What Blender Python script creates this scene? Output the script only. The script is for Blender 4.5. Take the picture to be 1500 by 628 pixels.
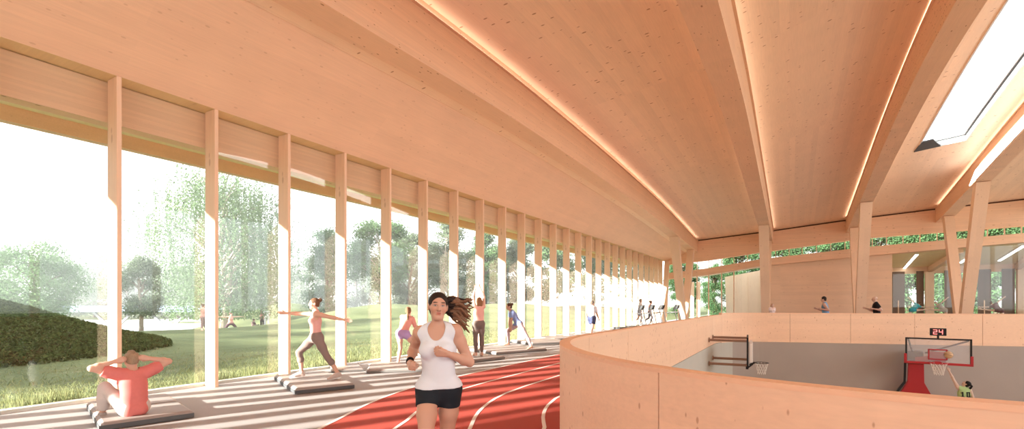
import bpy, math, random
import numpy as np
from mathutils import Vector, Matrix

# ------------------------------------------------------------------ camera, sky, sun, exposure
S = bpy.context.scene
for o in list(bpy.data.objects):
    bpy.data.objects.remove(o)
PHI = math.atan(408 / 700)
EYE = 1.6
cd = bpy.data.cameras.new('camera')
cam = bpy.data.objects.new('camera', cd)
S.collection.objects.link(cam)
cam.location = (0, 0, EYE)
cam.rotation_euler = (math.pi / 2, 0, PHI)
cd.sensor_width = 36
cd.lens = 700 / 1500 * 36
cd.shift_y = 130 / 1500
cd.clip_start = 0.05
cd.clip_end = 600
S.camera = cam

S.view_settings.view_transform = 'Standard'
S.view_settings.look = 'None'
S.view_settings.exposure = 0.36
S.view_settings.gamma = 1.0
S.view_settings.use_curve_mapping = False

SUN_AZ = (0.42, 0.9075)          # horizontal travel of the sunlight
SUN_TAN = 0.255                  # tangent of its elevation
SUN_E = 21.0
SKY_STRENGTH = 2.0
COVE = 3.8                      # radiance of the uplight strips on the beams

w = bpy.data.worlds.new('sky')
S.world = w
w.use_nodes = True
nt = w.node_tree
bg = nt.nodes['Background']
bg.inputs['Strength'].default_value = SKY_STRENGTH
tc = nt.nodes.new('ShaderNodeTexCoord')
sx = nt.nodes.new('ShaderNodeSeparateXYZ')
nt.links.new(tc.outputs['Generated'], sx.inputs[0])
cr = nt.nodes.new('ShaderNodeValToRGB')
els = cr.color_ramp.elements
els[0].position = 0.0
els[0].color = (0.35, 0.40, 0.30, 1)
els[1].position = 1.0
els[1].color = (0.80, 0.88, 1.0, 1)
for p, c in ((0.495, (0.45, 0.50, 0.40, 1)), (0.505, (1.0, 1.0, 1.0, 1)), (0.62, (0.93, 0.965, 1.0, 1))):
    e = els.new(p)
    e.color = c
mr = nt.nodes.new('ShaderNodeMapRange')
mr.inputs['From Min'].default_value = -1
mr.inputs['From Max'].default_value = 1
nt.links.new(sx.outputs['Z'], mr.inputs['Value'])
nz = nt.nodes.new('ShaderNodeTexNoise')
nz.inputs['Scale'].default_value = 2.2
nz.inputs['Detail'].default_value = 5
mpw = nt.nodes.new('ShaderNodeMapping')
mpw.inputs['Scale'].default_value = (1, 1, 3.5)
nt.links.new(tc.outputs['Generated'], mpw.inputs[0])
nt.links.new(mpw.outputs[0], nz.inputs['Vector'])
ma = nt.nodes.new('ShaderNodeMath')
ma.operation = 'MULTIPLY_ADD'
ma.inputs[1].default_value = 0.10
ma.inputs[2].default_value = -0.05
nt.links.new(nz.outputs['Fac'], ma.inputs[0])
ad = nt.nodes.new('ShaderNodeMath')
ad.operation = 'ADD'
nt.links.new(mr.outputs['Result'], ad.inputs[0])
mg = nt.nodes.new('ShaderNodeMath')           # clouds only above the horizon
mg.operation = 'MULTIPLY'
mz = nt.nodes.new('ShaderNodeMapRange')
mz.inputs['From Min'].default_value = 0.02
mz.inputs['From Max'].default_value = 0.2
nt.links.new(sx.outputs['Z'], mz.inputs['Value'])
nt.links.new(ma.outputs[0], mg.inputs[0])
nt.links.new(mz.outputs['Result'], mg.inputs[1])
nt.links.new(mg.outputs[0], ad.inputs[1])
nt.links.new(ad.outputs[0], cr.inputs['Fac'])
nt.links.new(cr.outputs['Color'], bg.inputs['Color'])

sd = bpy.data.lights.new('sun', 'SUN')
sd.energy = SUN_E
sd.angle = math.radians(0.9)
sd.color = (1.0, 0.955, 0.88)
sun = bpy.data.objects.new('sun', sd)
S.collection.objects.link(sun)
sun.rotation_euler = Vector((SUN_AZ[0], SUN_AZ[1], -SUN_TAN)).to_track_quat('-Z', 'Y').to_euler()
sun.location = (-30, -60, 30)

FILL_LIGHTS = [  # area lights added to brighten the hall from its unseen sides: (name, location, direction, size_x, size_y, watts)
    ('added_fill_right', (19.6, 18, 4.7), (-1, 0, 0.05), 50, 7.4, 1450),
    ('added_fill_rear', (6, -8.8, 3.6), (0, 1, 0.1), 22, 5.2, 750),
]
for nm, loc, dr, sx_, sy_, wt in FILL_LIGHTS:
    ld = bpy.data.lights.new(nm, 'AREA')
    ld.shape = 'RECTANGLE'
    ld.size = sx_
    ld.size_y = sy_
    ld.energy = wt
    ld.color = (1.0, 0.985, 0.96)
    lo = bpy.data.objects.new(nm, ld)
    S.collection.objects.link(lo)
    lo.location = loc
    lo.rotation_euler = Vector(dr).to_track_quat('-Z', 'Y').to_euler()

S.cycles.max_bounces = 10
S.cycles.diffuse_bounces = 6
S.cycles.glossy_bounces = 3
S.cycles.transparent_max_bounces = 24
S.cycles.sample_clamp_indirect = 6.0
S.cycles.use_denoising = True
S.cycles.caustics_reflective = False
S.cycles.caustics_refractive = False

rng = random.Random(7)
C_, S_ = math.cos(PHI), math.sin(PHI)


def at(px, Y):
    """x of the point on the sight line through pixel column px that lies at depth Y"""
    k = (px - 750) / 700
    return (k * Y * C_ - Y * S_) / (C_ + k * S_)


# ------------------------------------------------------------------ materials
def new_mat(name):
    m = bpy.data.materials.new(name)
    m.use_nodes = True
    n = m.node_tree.nodes
    return m, n, m.node_tree.links, n['Principled BSDF']


def lin(r, g, b):
    f = lambda v: (v / 255 / 12.92) if v <= 10 else ((v / 255 + 0.055) / 1.055) ** 2.4
    return (f(r), f(g), f(b), 1)


def plain(name, col, rough=0.6, metal=0.0, noise=0.0, scale=20, spec=0.3):
    m, n, l, b = new_mat(name)
    b.inputs['Roughness'].default_value = rough
    b.inputs['Metallic'].default_value = metal
    b.inputs['Specular IOR Level'].default_value = spec
    if noise:
        t = n.new('ShaderNodeTexCoord')
        z = n.new('ShaderNodeTexNoise')
        z.inputs['Scale'].default_value = scale
        z.inputs['Detail'].default_value = 6
        l.new(t.outputs['Object'], z.inputs['Vector'])
        mx = n.new('ShaderNodeMix')
        mx.data_type = 'RGBA'
        mx.inputs['A'].default_value = tuple(c * (1 - noise) for c in col[:3]) + (1,)
        mx.inputs['B'].default_value = tuple(min(1, c * (1 + noise)) for c in col[:3]) + (1,)
        l.new(z.outputs['Fac'], mx.inputs['Factor'])
        l.new(mx.outputs['Result'], b.inputs['Base Color'])
    else:
        b.inputs['Base Color'].default_value = col
    return m


def wood(name, col, along=1, board=(0.2, 3.0, 0.2), tone=0.10, knots=1.0, knot_scale=5.0, rough=0.55, kdir=None, gap=0.0):
    """softwood boards running along one axis, a tone per board, fine grain and small brown knots"""
    m, n, l, b = new_mat(name)
    b.inputs['Roughness'].default_value = rough
    b.inputs['Specular IOR Level'].default_value = 0.25
    t = n.new('ShaderNodeTexCoord')
    # tone per board
    mp = n.new('ShaderNodeMapping')
    mp.inputs['Scale'].default_value = tuple(1 / v for v in board)
    mp.inputs['Location'].default_value = (0.137, 0.291, 0.173)
    l.new(t.outputs['Object'], mp.inputs[0])
    fl = n.new('ShaderNodeVectorMath')
    fl.operation = 'FLOOR'
    l.new(mp.outputs[0], fl.inputs[0])
    wn = n.new('ShaderNodeTexWhiteNoise')
    l.new(fl.outputs[0], wn.inputs['Vector'])
    # grain
    gp = n.new('ShaderNodeMapping')
    gs = [38.0, 38.0, 38.0]
    gs[along] = 1.6
    gp.inputs['Scale'].default_value = gs
    l.new(t.outputs['Object'], gp.inputs[0])
    gn = n.new('ShaderNodeTexNoise')
    gn.inputs['Scale'].default_value = 1.0
    gn.inputs['Detail'].default_value = 3
    l.new(gp.outputs[0], gn.inputs['Vector'])
    big = n.new('ShaderNodeTexNoise')
    big.inputs['Scale'].default_value = 0.9
    big.inputs['Detail'].default_value = 2
    l.new(t.outputs['Object'], big.inputs['Vector'])
    s1 = n.new('ShaderNodeMath'); s1.operation = 'MULTIPLY_ADD'
    l.new(wn.outputs['Value'], s1.inputs[0]); s1.inputs[1].default_value = tone; s1.inputs[2].default_value = 1 - tone * 0.5
    s2 = n.new('ShaderNodeMath'); s2.operation = 'MULTIPLY_ADD'
    l.new(gn.outputs['Fac'], s2.inputs[0]); s2.inputs[1].default_value = 0.16; s2.inputs[2].default_value = -0.08
    s3 = n.new('ShaderNodeMath'); s3.operation = 'ADD'
    l.new(s1.outputs[0], s3.inputs[0]); l.new(s2.outputs[0], s3.inputs[1])
    s4 = n.new('ShaderNodeMath'); s4.operation = 'MULTIPLY_ADD'
    l.new(big.outputs['Fac'], s4.inputs[0]); s4.inputs[1].default_value = 0.10
    l.new(s3.outputs[0], s4.inputs[2])
    s5 = n.new('ShaderNodeMath'); s5.operation = 'SUBTRACT'
    l.new(s4.outputs[0], s5.inputs[0]); s5.inputs[1].default_value = 0.05
    hs = n.new('ShaderNodeHueSaturation')
    hs.inputs['Color'].default_value = col
    l.new(s5.outputs[0], hs.inputs['Value'])
    out = hs.outputs['Color']
    if knots:
        kp = n.new('ShaderNodeMapping')
        ks = [knot_scale] * 3
        ks[kdir if kdir is not None else along] *= 0.42
        kp.inputs['Scale'].default_value = ks
        l.new(t.outputs['Object'], kp.inputs[0])
        vo = n.new('ShaderNodeTexVoronoi')
        vo.inputs['Scale'].default_value = 1.0
        l.new(kp.outputs[0], vo.inputs['Vector'])
        sp = n.new('ShaderNodeSeparateColor')
        l.new(vo.outputs['Color'], sp.inputs[0])
        rr = n.new('ShaderNodeMapRange')      # radius of each knot, zero for most cells
        rr.inputs['From Min'].default_value = 0.25
        rr.inputs['From Max'].default_value = 1.0
        rr.inputs['To Min'].default_value = 0.0
        rr.inputs['To Max'].default_value = 0.24
        l.new(sp.outputs[0], rr.inputs['Value'])
        lt = n.new('ShaderNodeMath'); lt.operation = 'SUBTRACT'
        l.new(rr.outputs['Result'], lt.inputs[0]); l.new(vo.outputs['Distance'], lt.inputs[1])
        km = n.new('ShaderNodeMapRange')
        km.inputs['From Min'].default_value = 0.0
        km.inputs['From Max'].default_value = 0.07
        km.inputs['To Max'].default_value = 0.75 * knots
        l.new(lt.outputs[0], km.inputs['Value'])
        mx = n.new('ShaderNodeMix'); mx.data_type = 'RGBA'
        l.new(km.outputs['Result'], mx.inputs['Factor'])
        l.new(out, mx.inputs['A'])
        mx.inputs['B'].default_value = (col[0] * 0.45, col[1] * 0.28, col[2] * 0.18, 1)
        out = mx.outputs['Result']
    l.new(out, b.inputs['Base Color'])
    return m


def glass_mat(name, f0=0.032, f90=0.36, tint=(0.975, 0.99, 0.98, 1), rough=0.0):
    """thin window glass: clear, mirroring more at a slant"""
    m, n, l, b = new_mat(name)
    n.remove(b)
    out = n['Material Output']
    tr = n.new('ShaderNodeBsdfTransparent'); tr.inputs[0].default_value = tint
    gl = n.new('ShaderNodeBsdfGlossy'); gl.inputs['Roughness'].default_value = rough
    lw = n.new('ShaderNodeLayerWeight'); lw.inputs['Blend'].default_value = 0.5
    pw = n.new('ShaderNodeMath'); pw.operation = 'POWER'; pw.inputs[1].default_value = 5
    l.new(lw.outputs['Facing'], pw.inputs[0])
    fr = n.new('ShaderNodeMath'); fr.operation = 'MULTIPLY_ADD'; fr.inputs[1].default_value = f90; fr.inputs[2].default_value = f0
    l.new(pw.outputs[0], fr.inputs[0])
    mx = n.new('ShaderNodeMixShader')
    l.new(fr.outputs[0], mx.inputs[0]); l.new(tr.outputs[0], mx.inputs[1]); l.new(gl.outputs[0], mx.inputs[2])
    l.new(mx.outputs[0], out.inputs[0])
    return m


def emit(name, col, strength):
    m, n, l, b = new_mat(name)
    b.inputs['Base Color'].default_value = (0.8, 0.8, 0.8, 1)
    b.inputs['Emission Color'].default_value = col
    b.inputs['Emission Strength'].default_value = strength
    return m


def leaf_mat(name, col, var=0.35):
    m, n, l, b = new_mat(name)
    n.remove(b)
    out = n['Material Output']
    g = n.new('ShaderNodeNewGeometry')
    mx = n.new('ShaderNodeMix'); mx.data_type = 'RGBA'
    mx.inputs['A'].default_value = tuple(c * (1 - var) for c in col[:3]) + (1,)
    mx.inputs['B'].default_value = tuple(min(1, c * (1 + var)) for c in col[:3]) + (1,)
    l.new(g.outputs['Random Per Island'], mx.inputs['Factor'])
    d = n.new('ShaderNodeBsdfDiffuse'); t = n.new('ShaderNodeBsdfTranslucent')
    l.new(mx.outputs['Result'], d.inputs[0]); l.new(mx.outputs['Result'], t.inputs[0])
    ms = n.new('ShaderNodeMixShader'); ms.inputs[0].default_value = 0.4
    l.new(d.outputs[0], ms.inputs[1]); l.new(t.outputs[0], ms.inputs[2])
    l.new(ms.outputs[0], out.inputs[0])
    return m


WOODC = (0.86, 0.57, 0.385, 1)
WOODL = (0.86, 0.61, 0.43, 1)
M = {
    'ceil': wood('ceiling_boards', (0.95, 0.69, 0.495, 1), 1, (0.22, 9.0, 9.0), 0.075, 1.1, 7.5, kdir=0),
    'ceil_low': wood('soffit_boards', WOODC, 1, (0.12, 5.0, 9.0), 0.05, 0.35, 12.0),
    'beam': wood('glulam_beam', WOODC, 1, (0.8, 40.0, 0.045), 0.07, 1.1, 11.0),
    'fin': wood('fin_timber', WOODL, 2, (0.09, 0.5, 6.0), 0.06, 0.5, 6.0),
    'post': wood('post_timber', WOODL, 2, (0.3, 0.3, 6.0), 0.05, 0.4, 6.0),
    'rail': wood('parapet_panel', WOODL, 0, (6.0, 6.0, 0.11), 0.05, 0.8, 15.0, kdir=2),
    'cap': wood('parapet_cap', WOODC, 0, (6.0, 6.0, 2.0), 0.05, 0.3, 6.0),
    'box': wood('facade_boards', WOODL, 0, (5.0, 9.0, 0.14), 0.06, 0.3, 6.0),
    'beamx': wood('facade_beam', WOODC, 0, (40.0, 2.0, 0.06), 0.07, 0.6, 6.0),
    'pale': wood('pale_boards', (0.90, 0.78, 0.60, 1), 2, (0.6, 2.0, 8.0), 0.05, 0.2, 6.0),
    'tan': wood('tan_soffit', (0.86, 0.68, 0.38, 1), 0, (3.0, 0.14, 2.0), 0.06, 0.2, 6.0),
    'joint': plain('dark_joint', (0.10, 0.05, 0.03, 1), 0.8),
    'glass': glass_mat('window_glass'),
    'mat_floor': plain('grey_sports_floor', (0.36, 0.335, 0.33, 1), 0.75, 0, 0.12, 60),
    'track': plain('red_rubber_track', (0.40, 0.058, 0.04, 1), 0.85, 0, 0.25, 220),
    'line': plain('white_line_paint', (0.80, 0.76, 0.73, 1), 0.7),
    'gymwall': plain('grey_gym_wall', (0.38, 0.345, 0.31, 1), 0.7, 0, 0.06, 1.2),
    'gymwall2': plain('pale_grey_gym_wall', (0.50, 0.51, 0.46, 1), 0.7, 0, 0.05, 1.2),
    'court': wood('court_floor_boards', (0.60, 0.38, 0.20, 1), 0, (1.2, 0.06, 1.0), 0.12, 0, rough=0.3),
    'white': plain('white_paint', (0.82, 0.82, 0.80, 1), 0.5),
    'concrete': plain('pale_concrete', (0.62, 0.61, 0.58, 1), 0.8, 0, 0.08, 6),
    'black': plain('black_plastic', (0.015, 0.015, 0.017, 1), 0.45),
    'darkgrey': plain('dark_grey_frame', (0.07, 0.075, 0.08, 1), 0.5),
    'steel': plain('grey_steel', (0.45, 0.45, 0.46, 1), 0.4, 0.6),
    'frame_light': plain('pale_frame', (0.70, 0.70, 0.70, 1), 0.5),
    'led': emit('led_strip', (1.0, 0.93, 0.82, 1), COVE),
    'lamp': emit('lamp_diffuser', (1.0, 0.98, 0.95, 1), 5.0),
    'curtain': wood('dark_brown_panel', (0.16, 0.10, 0.07, 1), 2, (0.12, 0.12, 8.0), 0.25, 0),
}

# ------------------------------------------------------------------ mesh helpers
COL = S.collection


def link(name, me, mat=None, parent=None, smooth=False):
    o = bpy.data.objects.new(name, me)
    COL.objects.link(o)
    if mat is not None:
        me.materials.append(mat)
    if parent is not None:
        o.parent = parent
    if smooth:
        me.polygons.foreach_set('use_smooth', [True] * len(me.polygons))
    return o


def tag(o, label, cat, group=None, kind=None):
    o['label'] = label
    o['category'] = cat
    if group:
        o['group'] = group
    if kind:
        o['kind'] = kind
    return o


def struct(o):
    o['kind'] = 'structure'
    return o


def empty(name, loc=(0, 0, 0), rz=0.0):
    o = bpy.data.objects.new(name, None)
    o.empty_display_size = 0.1
    o.location = loc
    o.rotation_euler = (0, 0, rz)
    COL.objects.link(o)
    return o


class MB:
    """collects shapes that become one mesh object"""

    def __init__(self):
        self.v = []
        self.f = []

    def add(self, vs, fs):
        k = len(self.v)
        self.v += [tuple(p) for p in vs]
        self.f += [tuple(i + k for i in q) for q in fs]
        return self

    def box(self, x0, y0, z0, x1, y1, z1, bev=0.0):
        if x0 > x1: x0, x1 = x1, x0
        if y0 > y1: y0, y1 = y1, y0
        if z0 > z1: z0, z1 = z1, z0
        if bev <= 0:
            vs = [(x0, y0, z0), (x1, y0, z0), (x1, y1, z0), (x0, y1, z0), (x0, y0, z1), (x1, y0, z1), (x1, y1, z1), (x0, y1, z1)]
            return self.add(vs, [(3, 2, 1, 0), (4, 5, 6, 7), (0, 1, 5, 4), (1, 2, 6, 5), (2, 3, 7, 6), (3, 0, 4, 7)])
        b = bev
        ring = lambda e, z: [(x0 + e, y0, z), (x1 - e, y0, z), (x1, y0 + e, z), (x1, y1 - e, z), (x1 - e, y1, z), (x0 + e, y1, z), (x0, y1 - e, z), (x0, y0 + e, z)]
        inn = lambda z: [(x0 + b, y0 + b, z), (x1 - b, y0 + b, z), (x1 - b, y0 + b, z), (x1 - b, y1 - b, z), (x1 - b, y1 - b, z), (x0 + b, y1 - b, z), (x0 + b, y1 - b, z), (x0 + b, y0 + b, z)]
        R = [inn(z0), ring(b, z0 + b), ring(b, z1 - b), inn(z1)]
        vs = [p for r in R for p in r]
        fs = []
        for i in range(3):
            for j in range(8):
                fs.append((i * 8 + j, i * 8 + (j + 1) % 8, (i + 1) * 8 + (j + 1) % 8, (i + 1) * 8 + j))
        fs.append(tuple(range(7, -1, -1)))
        fs.append(tuple(range(24, 32)))
        return self.add(vs, fs)

    def prism(self, poly, axis, a, b):
        """extrude a 2D polygon; axis 0: poly=(y,z), 1: poly=(x,z), 2: poly=(x,y)"""
        def p3(u, v, t):
            return (t, u, v) if axis == 0 else (u, t, v) if axis == 1 else (u, v, t)
        n = len(poly)
        vs = [p3(u, v, a) for u, v in poly] + [p3(u, v, b) for u, v in poly]
        fs = [tuple(range(n - 1, -1, -1)), tuple(range(n, 2 * n))]
        fs += [(i, (i + 1) % n, (i + 1) % n + n, i + n) for i in range(n)]
        return self.add(vs, fs)

    def loft(self, rings, closed=True, caps=True):
        n = len(rings[0])
        vs = [p for r in rings for p in r]
        fs = []
        for i in range(len(rings) - 1):
            for j in range(n if closed else n - 1):
                fs.append((i * n + j, i * n + (j + 1) % n, (i + 1) * n + (j + 1) % n, (i + 1) * n + j))
        if caps and closed:
            fs.append(tuple(range(n - 1, -1, -1)))
            fs.append(tuple(range((len(rings) - 1) * n, len(rings) * n)))
        return self.add(vs, fs)

    def tube(self, pts, rad, n=8):
        pts = [Vector(p) for p in pts]
        if not hasattr(rad, '__len__'):
            rad = [rad] * len(pts)
        rings = []
        for i, p in enumerate(pts):
            d = (pts[min(i + 1, len(pts) - 1)] - pts[max(i - 1, 0)]).normalized()
            u = d.orthogonal().normalized() if i == 0 else (u - d * u.dot(d)).normalized()
            v = d.cross(u)
            rings.append([p + (u * math.cos(2 * math.pi * k / n) + v * math.sin(2 * math.pi * k / n)) * rad[i] for k in range(n)])
        return self.loft(rings)

    def bar(self, a, b, wx, wy, up=(0, 0, 1)):
        """rectangular bar from a to b; wx across, wy along the 'up' side"""
        a, b = Vector(a), Vector(b)
        d = (b - a).normalized()
        s = d.cross(Vector(up))
        if s.length < 1e-4:
            s = d.cross(Vector((0, 1, 0)))
        s.normalize()
        t = s.cross(d)
        q = [(-1, -1), (1, -1), (1, 1), (-1, 1)]
        return self.loft([[p + s * (i * wx / 2) + t * (j * wy / 2) for i, j in q] for p in (a, b)])

    def lathe(self, prof, n=20, c=(0, 0, 0)):
        return self.loft([[(c[0] + r * math.cos(2 * math.pi * k / n), c[1] + r * math.sin(2 * math.pi * k / n), c[2] + z) for k in range(n)] for r, z in prof])

    def sphere(self, c, r, n=12, m=8):
        rr = r if hasattr(r, '__len__') else (r, r, r)
        rings = []
        for i in range(m + 1):
            a = -math.pi / 2 + math.pi * i / m
            ca = max(math.cos(a), 0.001)
            rings.append([(c[0] + rr[0] * ca * math.cos(2 * math.pi * k / n), c[1] + rr[1] * ca * math.sin(2 * math.pi * k / n), c[2] + rr[2] * math.sin(a)) for k in range(n)])
        return self.loft(rings)

    def build(self, name, mat=None, parent=None, smooth=False):
        me = bpy.data.meshes.new(name)
        me.from_pydata(self.v, [], self.f)
        me.update()
        return link(name, me, mat, parent, smooth)


def copy_tree(o, parent=None):
    c = o.copy()
    COL.objects.link(c)
    if parent is not None:
        c.parent = parent
    for ch in [x for x in o.children]:
        copy_tree(ch, c)
    return c


def interp(tab, y):
    """smooth curve through a few (y, z) points"""
    if y <= tab[0][0]:
        k = (tab[1][1] - tab[0][1]) / (tab[1][0] - tab[0][0])
        return tab[0][1] + k * 0.6 * (y - tab[0][0])
    if y >= tab[-1][0]:
        k = (tab[-1][1] - tab[-2][1]) / (tab[-1][0] - tab[-2][0])
        return tab[-1][1] + k * (y - tab[-1][0])
    for i in range(len(tab) - 1):
        if tab[i][0] <= y <= tab[i + 1][0]:
            (y0, z0), (y1, z1) = tab[i], tab[i + 1]
            h = y1 - y0
            sl = lambda j: (tab[min(j + 1, len(tab) - 1)][1] - tab[max(j - 1, 0)][1]) / (tab[min(j + 1, len(tab) - 1)][0] - tab[max(j - 1, 0)][0])
            m0, m1 = sl(i), sl(i + 1)
            t = (y - y0) / h
            return (2 * t**3 - 3 * t**2 + 1) * z0 + (t**3 - 2 * t**2 + t) * h * m0 + (-2 * t**3 + 3 * t**2) * z1 + (t**3 - t**2) * h * m1


ORD = ['first', 'second', 'third', 'fourth', 'fifth', 'sixth', 'seventh', 'eighth', 'ninth', 'tenth', 'eleventh', 'twelfth',
       'thirteenth', 'fourteenth', 'fifteenth', 'sixteenth', 'seventeenth', 'eighteenth', 'nineteenth', 'twentieth',
       'twenty-first', 'twenty-second', 'twenty-third', 'twenty-fourth', 'twenty-fifth', 'twenty-sixth', 'twenty-seventh', 'twenty-eighth', 'twenty-ninth', 'thirtieth']
# ------------------------------------------------------------------ the hall: parapet line, floor, track
YN, YF = -9.0, 43.0               # near and far end walls
XL, XG, XR = -9.46, -9.82, 20.0   # inner column face, glass, right wall
PC, PR = (0.95, 6.75), 3.68       # near rounded corner of the opening
QC, QR = (-0.33, 20.5), 2.4       # far rounded corner
T74 = math.radians(74)


def opening_path(off=0.0):
    """outline of the opening, walked from the near right round to the far right; off > 0 moves away from the opening"""
    P = []
    r = PR + off
    for x in np.linspace(9.0, PC[0] + 0.3, 8):
        P.append((x, PC[1] - r))
    for t in np.linspace(0, math.pi / 2, 25):
        P.append((PC[0] - r * math.sin(t), PC[1] - r * math.cos(t)))
    for y in np.linspace(PC[1] + 0.5, QC[1] - 0.5, 16):
        P.append((PC[0] - r, y))
    r = QR + off
    for t in np.linspace(0, T74, 16):
        P.append((QC[0] - r * math.cos(t), QC[1] + r * math.sin(t)))
    e = (QC[0] - r * math.cos(T74), QC[1] + r * math.sin(T74))
    for s in np.linspace(0.7, 15.0, 14):
        P.append((e[0] + s * math.sin(T74), e[1] + s * math.cos(T74)))
    return P


def outer_box():
    P = []
    for x in np.linspace(9.0, PC[0] + 0.3, 8):
        P.append((x, YN))
    for t in np.linspace(0, math.pi / 2, 25):
        d = (-math.sin(t), -math.cos(t))
        k = min((XG - PC[0]) / d[0] if d[0] < -1e-6 else 1e9, (YN - PC[1]) / d[1] if d[1] < -1e-6 else 1e9)
        P.append((PC[0] + d[0] * k, PC[1] + d[1] * k))
    for y in np.linspace(PC[1] + 0.5, QC[1] - 0.5, 16):
        P.append((XG, y))
    for t in np.linspace(0, T74, 16):
        d = (-math.cos(t), math.sin(t))
        k = min((XG - QC[0]) / d[0], (YF - QC[1]) / d[1] if d[1] > 1e-6 else 1e9)
        P.append((QC[0] + d[0] * k, QC[1] + d[1] * k))
    e = opening_path()[-14:]
    for x, y in e:
        P.append((x - 0.2, YF))
    return P


def strip(mb, A, B, z):
    n = len(A)
    mb.add([(x, y, z) for x, y in A] + [(x, y, z) for x, y in B], [(i, i + 1, n + i + 1, n + i) for i in range(n - 1)])


path = opening_path()
obox = outer_box()
# thick slab: top, underside and rim
mb = MB()
rings = []
for (a, b), (c, d) in zip(path, obox):
    rings.append([(a, b, 0), (c, d, 0), (c, d, -0.3), (a, b, -0.3)])
mb.loft(rings)
# the right-hand landing that closes the ring
mb.box(15.2, YN, -0.3, XR, YF, 0)
mb.box(9.0, YN, -0.3, 15.2, 2.6, 0)
fl = struct(mb.build('floor', M['mat_floor']))

LANE_C = (1.15, 8.0)
LANES = [(7.4, 3.02), (6.45, 2.07), (5.55, 1.12), (4.6, 0.2)]


def lane_path(r, mn):
    P = []
    for x in np.linspace(9.0, PC[0] + 0.3, 8):
        P.append((x, PC[1] - PR - mn))
    for t in np.linspace(0, math.pi / 2, 25):
        d = (-math.sin(t), -math.cos(t))
        # distance along the ray from PC to the lane arc
        ox, oy = PC[0] - LANE_C[0], PC[1] - LANE_C[1]
        bq = ox * d[0] + oy * d[1]
        k = -bq + math.sqrt(max(0, bq * bq - (ox * ox + oy * oy - r * r)))
        k = max(k, PR + mn)
        P.append((PC[0] + d[0] * k, PC[1] + d[1] * k))
    xs = LANE_C[0] - r
    for i, y in enumerate(np.linspace(PC[1] + 0.5, QC[1] - 0.5, 16)):
        if y < LANE_C[1]:
            x = LANE_C[0] - math.sqrt(r * r - (y - LANE_C[1])**2)
        else:
            x = xs
        P.append((x, y))
    rr = QC[0] - xs
    for t in np.linspace(0, T74, 16):
        P.append((QC[0] - rr * math.cos(t), QC[1] + rr * math.sin(t)))
    e = P[-1]
    for s in np.linspace(0.7, 15.0, 14):
        P.append((e[0] + s * math.sin(T74), e[1] + s * math.cos(T74)))
    return P


def offset_curve(P, w):
    out = []
    for i, p in enumerate(P):
        a, b = P[max(i - 1, 0)], P[min(i + 1, len(P) - 1)]
        d = Vector((b[0] - a[0], b[1] - a[1])).normalized()
        out.append((p[0] - d.y * w, p[1] + d.x * w))
    return out


mb = MB()
outl = lane_path(*LANES[0])
inn = opening_path(0.002)
rings = [[(a, b, 0.012), (c, d, 0.012), (c, d, 0.0), (a, b, 0.0)] for (a, b), (c, d) in zip(inn, outl)]
mb.loft(rings)
track = mb.build('running_track', M['track'])
tag(track, 'red rubber running track curving around the timber parapet', 'running track')
for k, L in enumerate(LANES):
    P = lane_path(*L)
    A, B = offset_curve(P, 0.025), offset_curve(P, -0.025)
    m2 = MB()
    m2.loft([[(a[0], a[1], 0.012), (a[0], a[1], 0.016), (b[0], b[1], 0.016), (b[0], b[1], 0.012)] for a, b in zip(A, B)])
    o = m2.build('lane_line', M['line'], track)

# ------------------------------------------------------------------ sunken court below the opening
wallp = opening_path(-0.02)
mb = MB()
mb.loft([[(a, b, -0.02), (c, d, -0.02), (c, d, -3.7), (a, b, -3.7)] for (a, b), (c, d) in zip(opening_path(-0.115), opening_path(0.25))][:58])
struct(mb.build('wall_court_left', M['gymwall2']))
mb = MB()
mb.loft([[(a, b, -0.02), (c, d, -0.02), (c, d, -3.7), (a, b, -3.7)] for (a, b), (c, d) in zip(opening_path(-0.115), opening_path(0.25))][57:])
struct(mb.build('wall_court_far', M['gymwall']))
mb = MB()
mb.box(-4, 2.5, -3.9, 15.2, 29, -3.7)
struct(mb.build('court_floor', M['court']))
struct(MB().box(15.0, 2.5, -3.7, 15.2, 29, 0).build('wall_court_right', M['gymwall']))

# ------------------------------------------------------------------ curved timber parapet
def cum(P):
    s = [0]
    for a, b in zip(P, P[1:]):
        s.append(s[-1] + math.hypot(b[0] - a[0], b[1] - a[1]))
    return s


TH = 0.13
base = opening_path(0.0)
dense = []
for a, b in zip(base, base[1:]):
    for t in np.linspace(0, 1, 5)[:-1]:
        dense.append((a[0] + (b[0] - a[0]) * t, a[1] + (b[1] - a[1]) * t))
dense.append(base[-1])


def nearest_s(pt):
    s = cum(dense)
    return min(zip(s, dense), key=lambda q: (q[1][0] - pt[0])**2 + (q[1][1] - pt[1])**2)[0]


def sub_path(s0, s1, step=0.18):
    s = cum(dense)
    n = max(2, int((s1 - s0) / step) + 1)
    xs = np.interp(np.linspace(s0, s1, n), s, [p[0] for p in dense])
    ys = np.interp(np.linspace(s0, s1, n), s, [p[1] for p in dense])
    return list(zip(xs, ys))


def parapet_piece(mb, P, z0, z1, th0, th1):
    A, B = offset_curve(P, -th0), offset_curve(P, -th1)
    mb.loft([[(a[0], a[1], z0), (a[0], a[1], z1), (b[0], b[1], z1), (b[0], b[1], z0)] for a, b in zip(A, B)])


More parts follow.
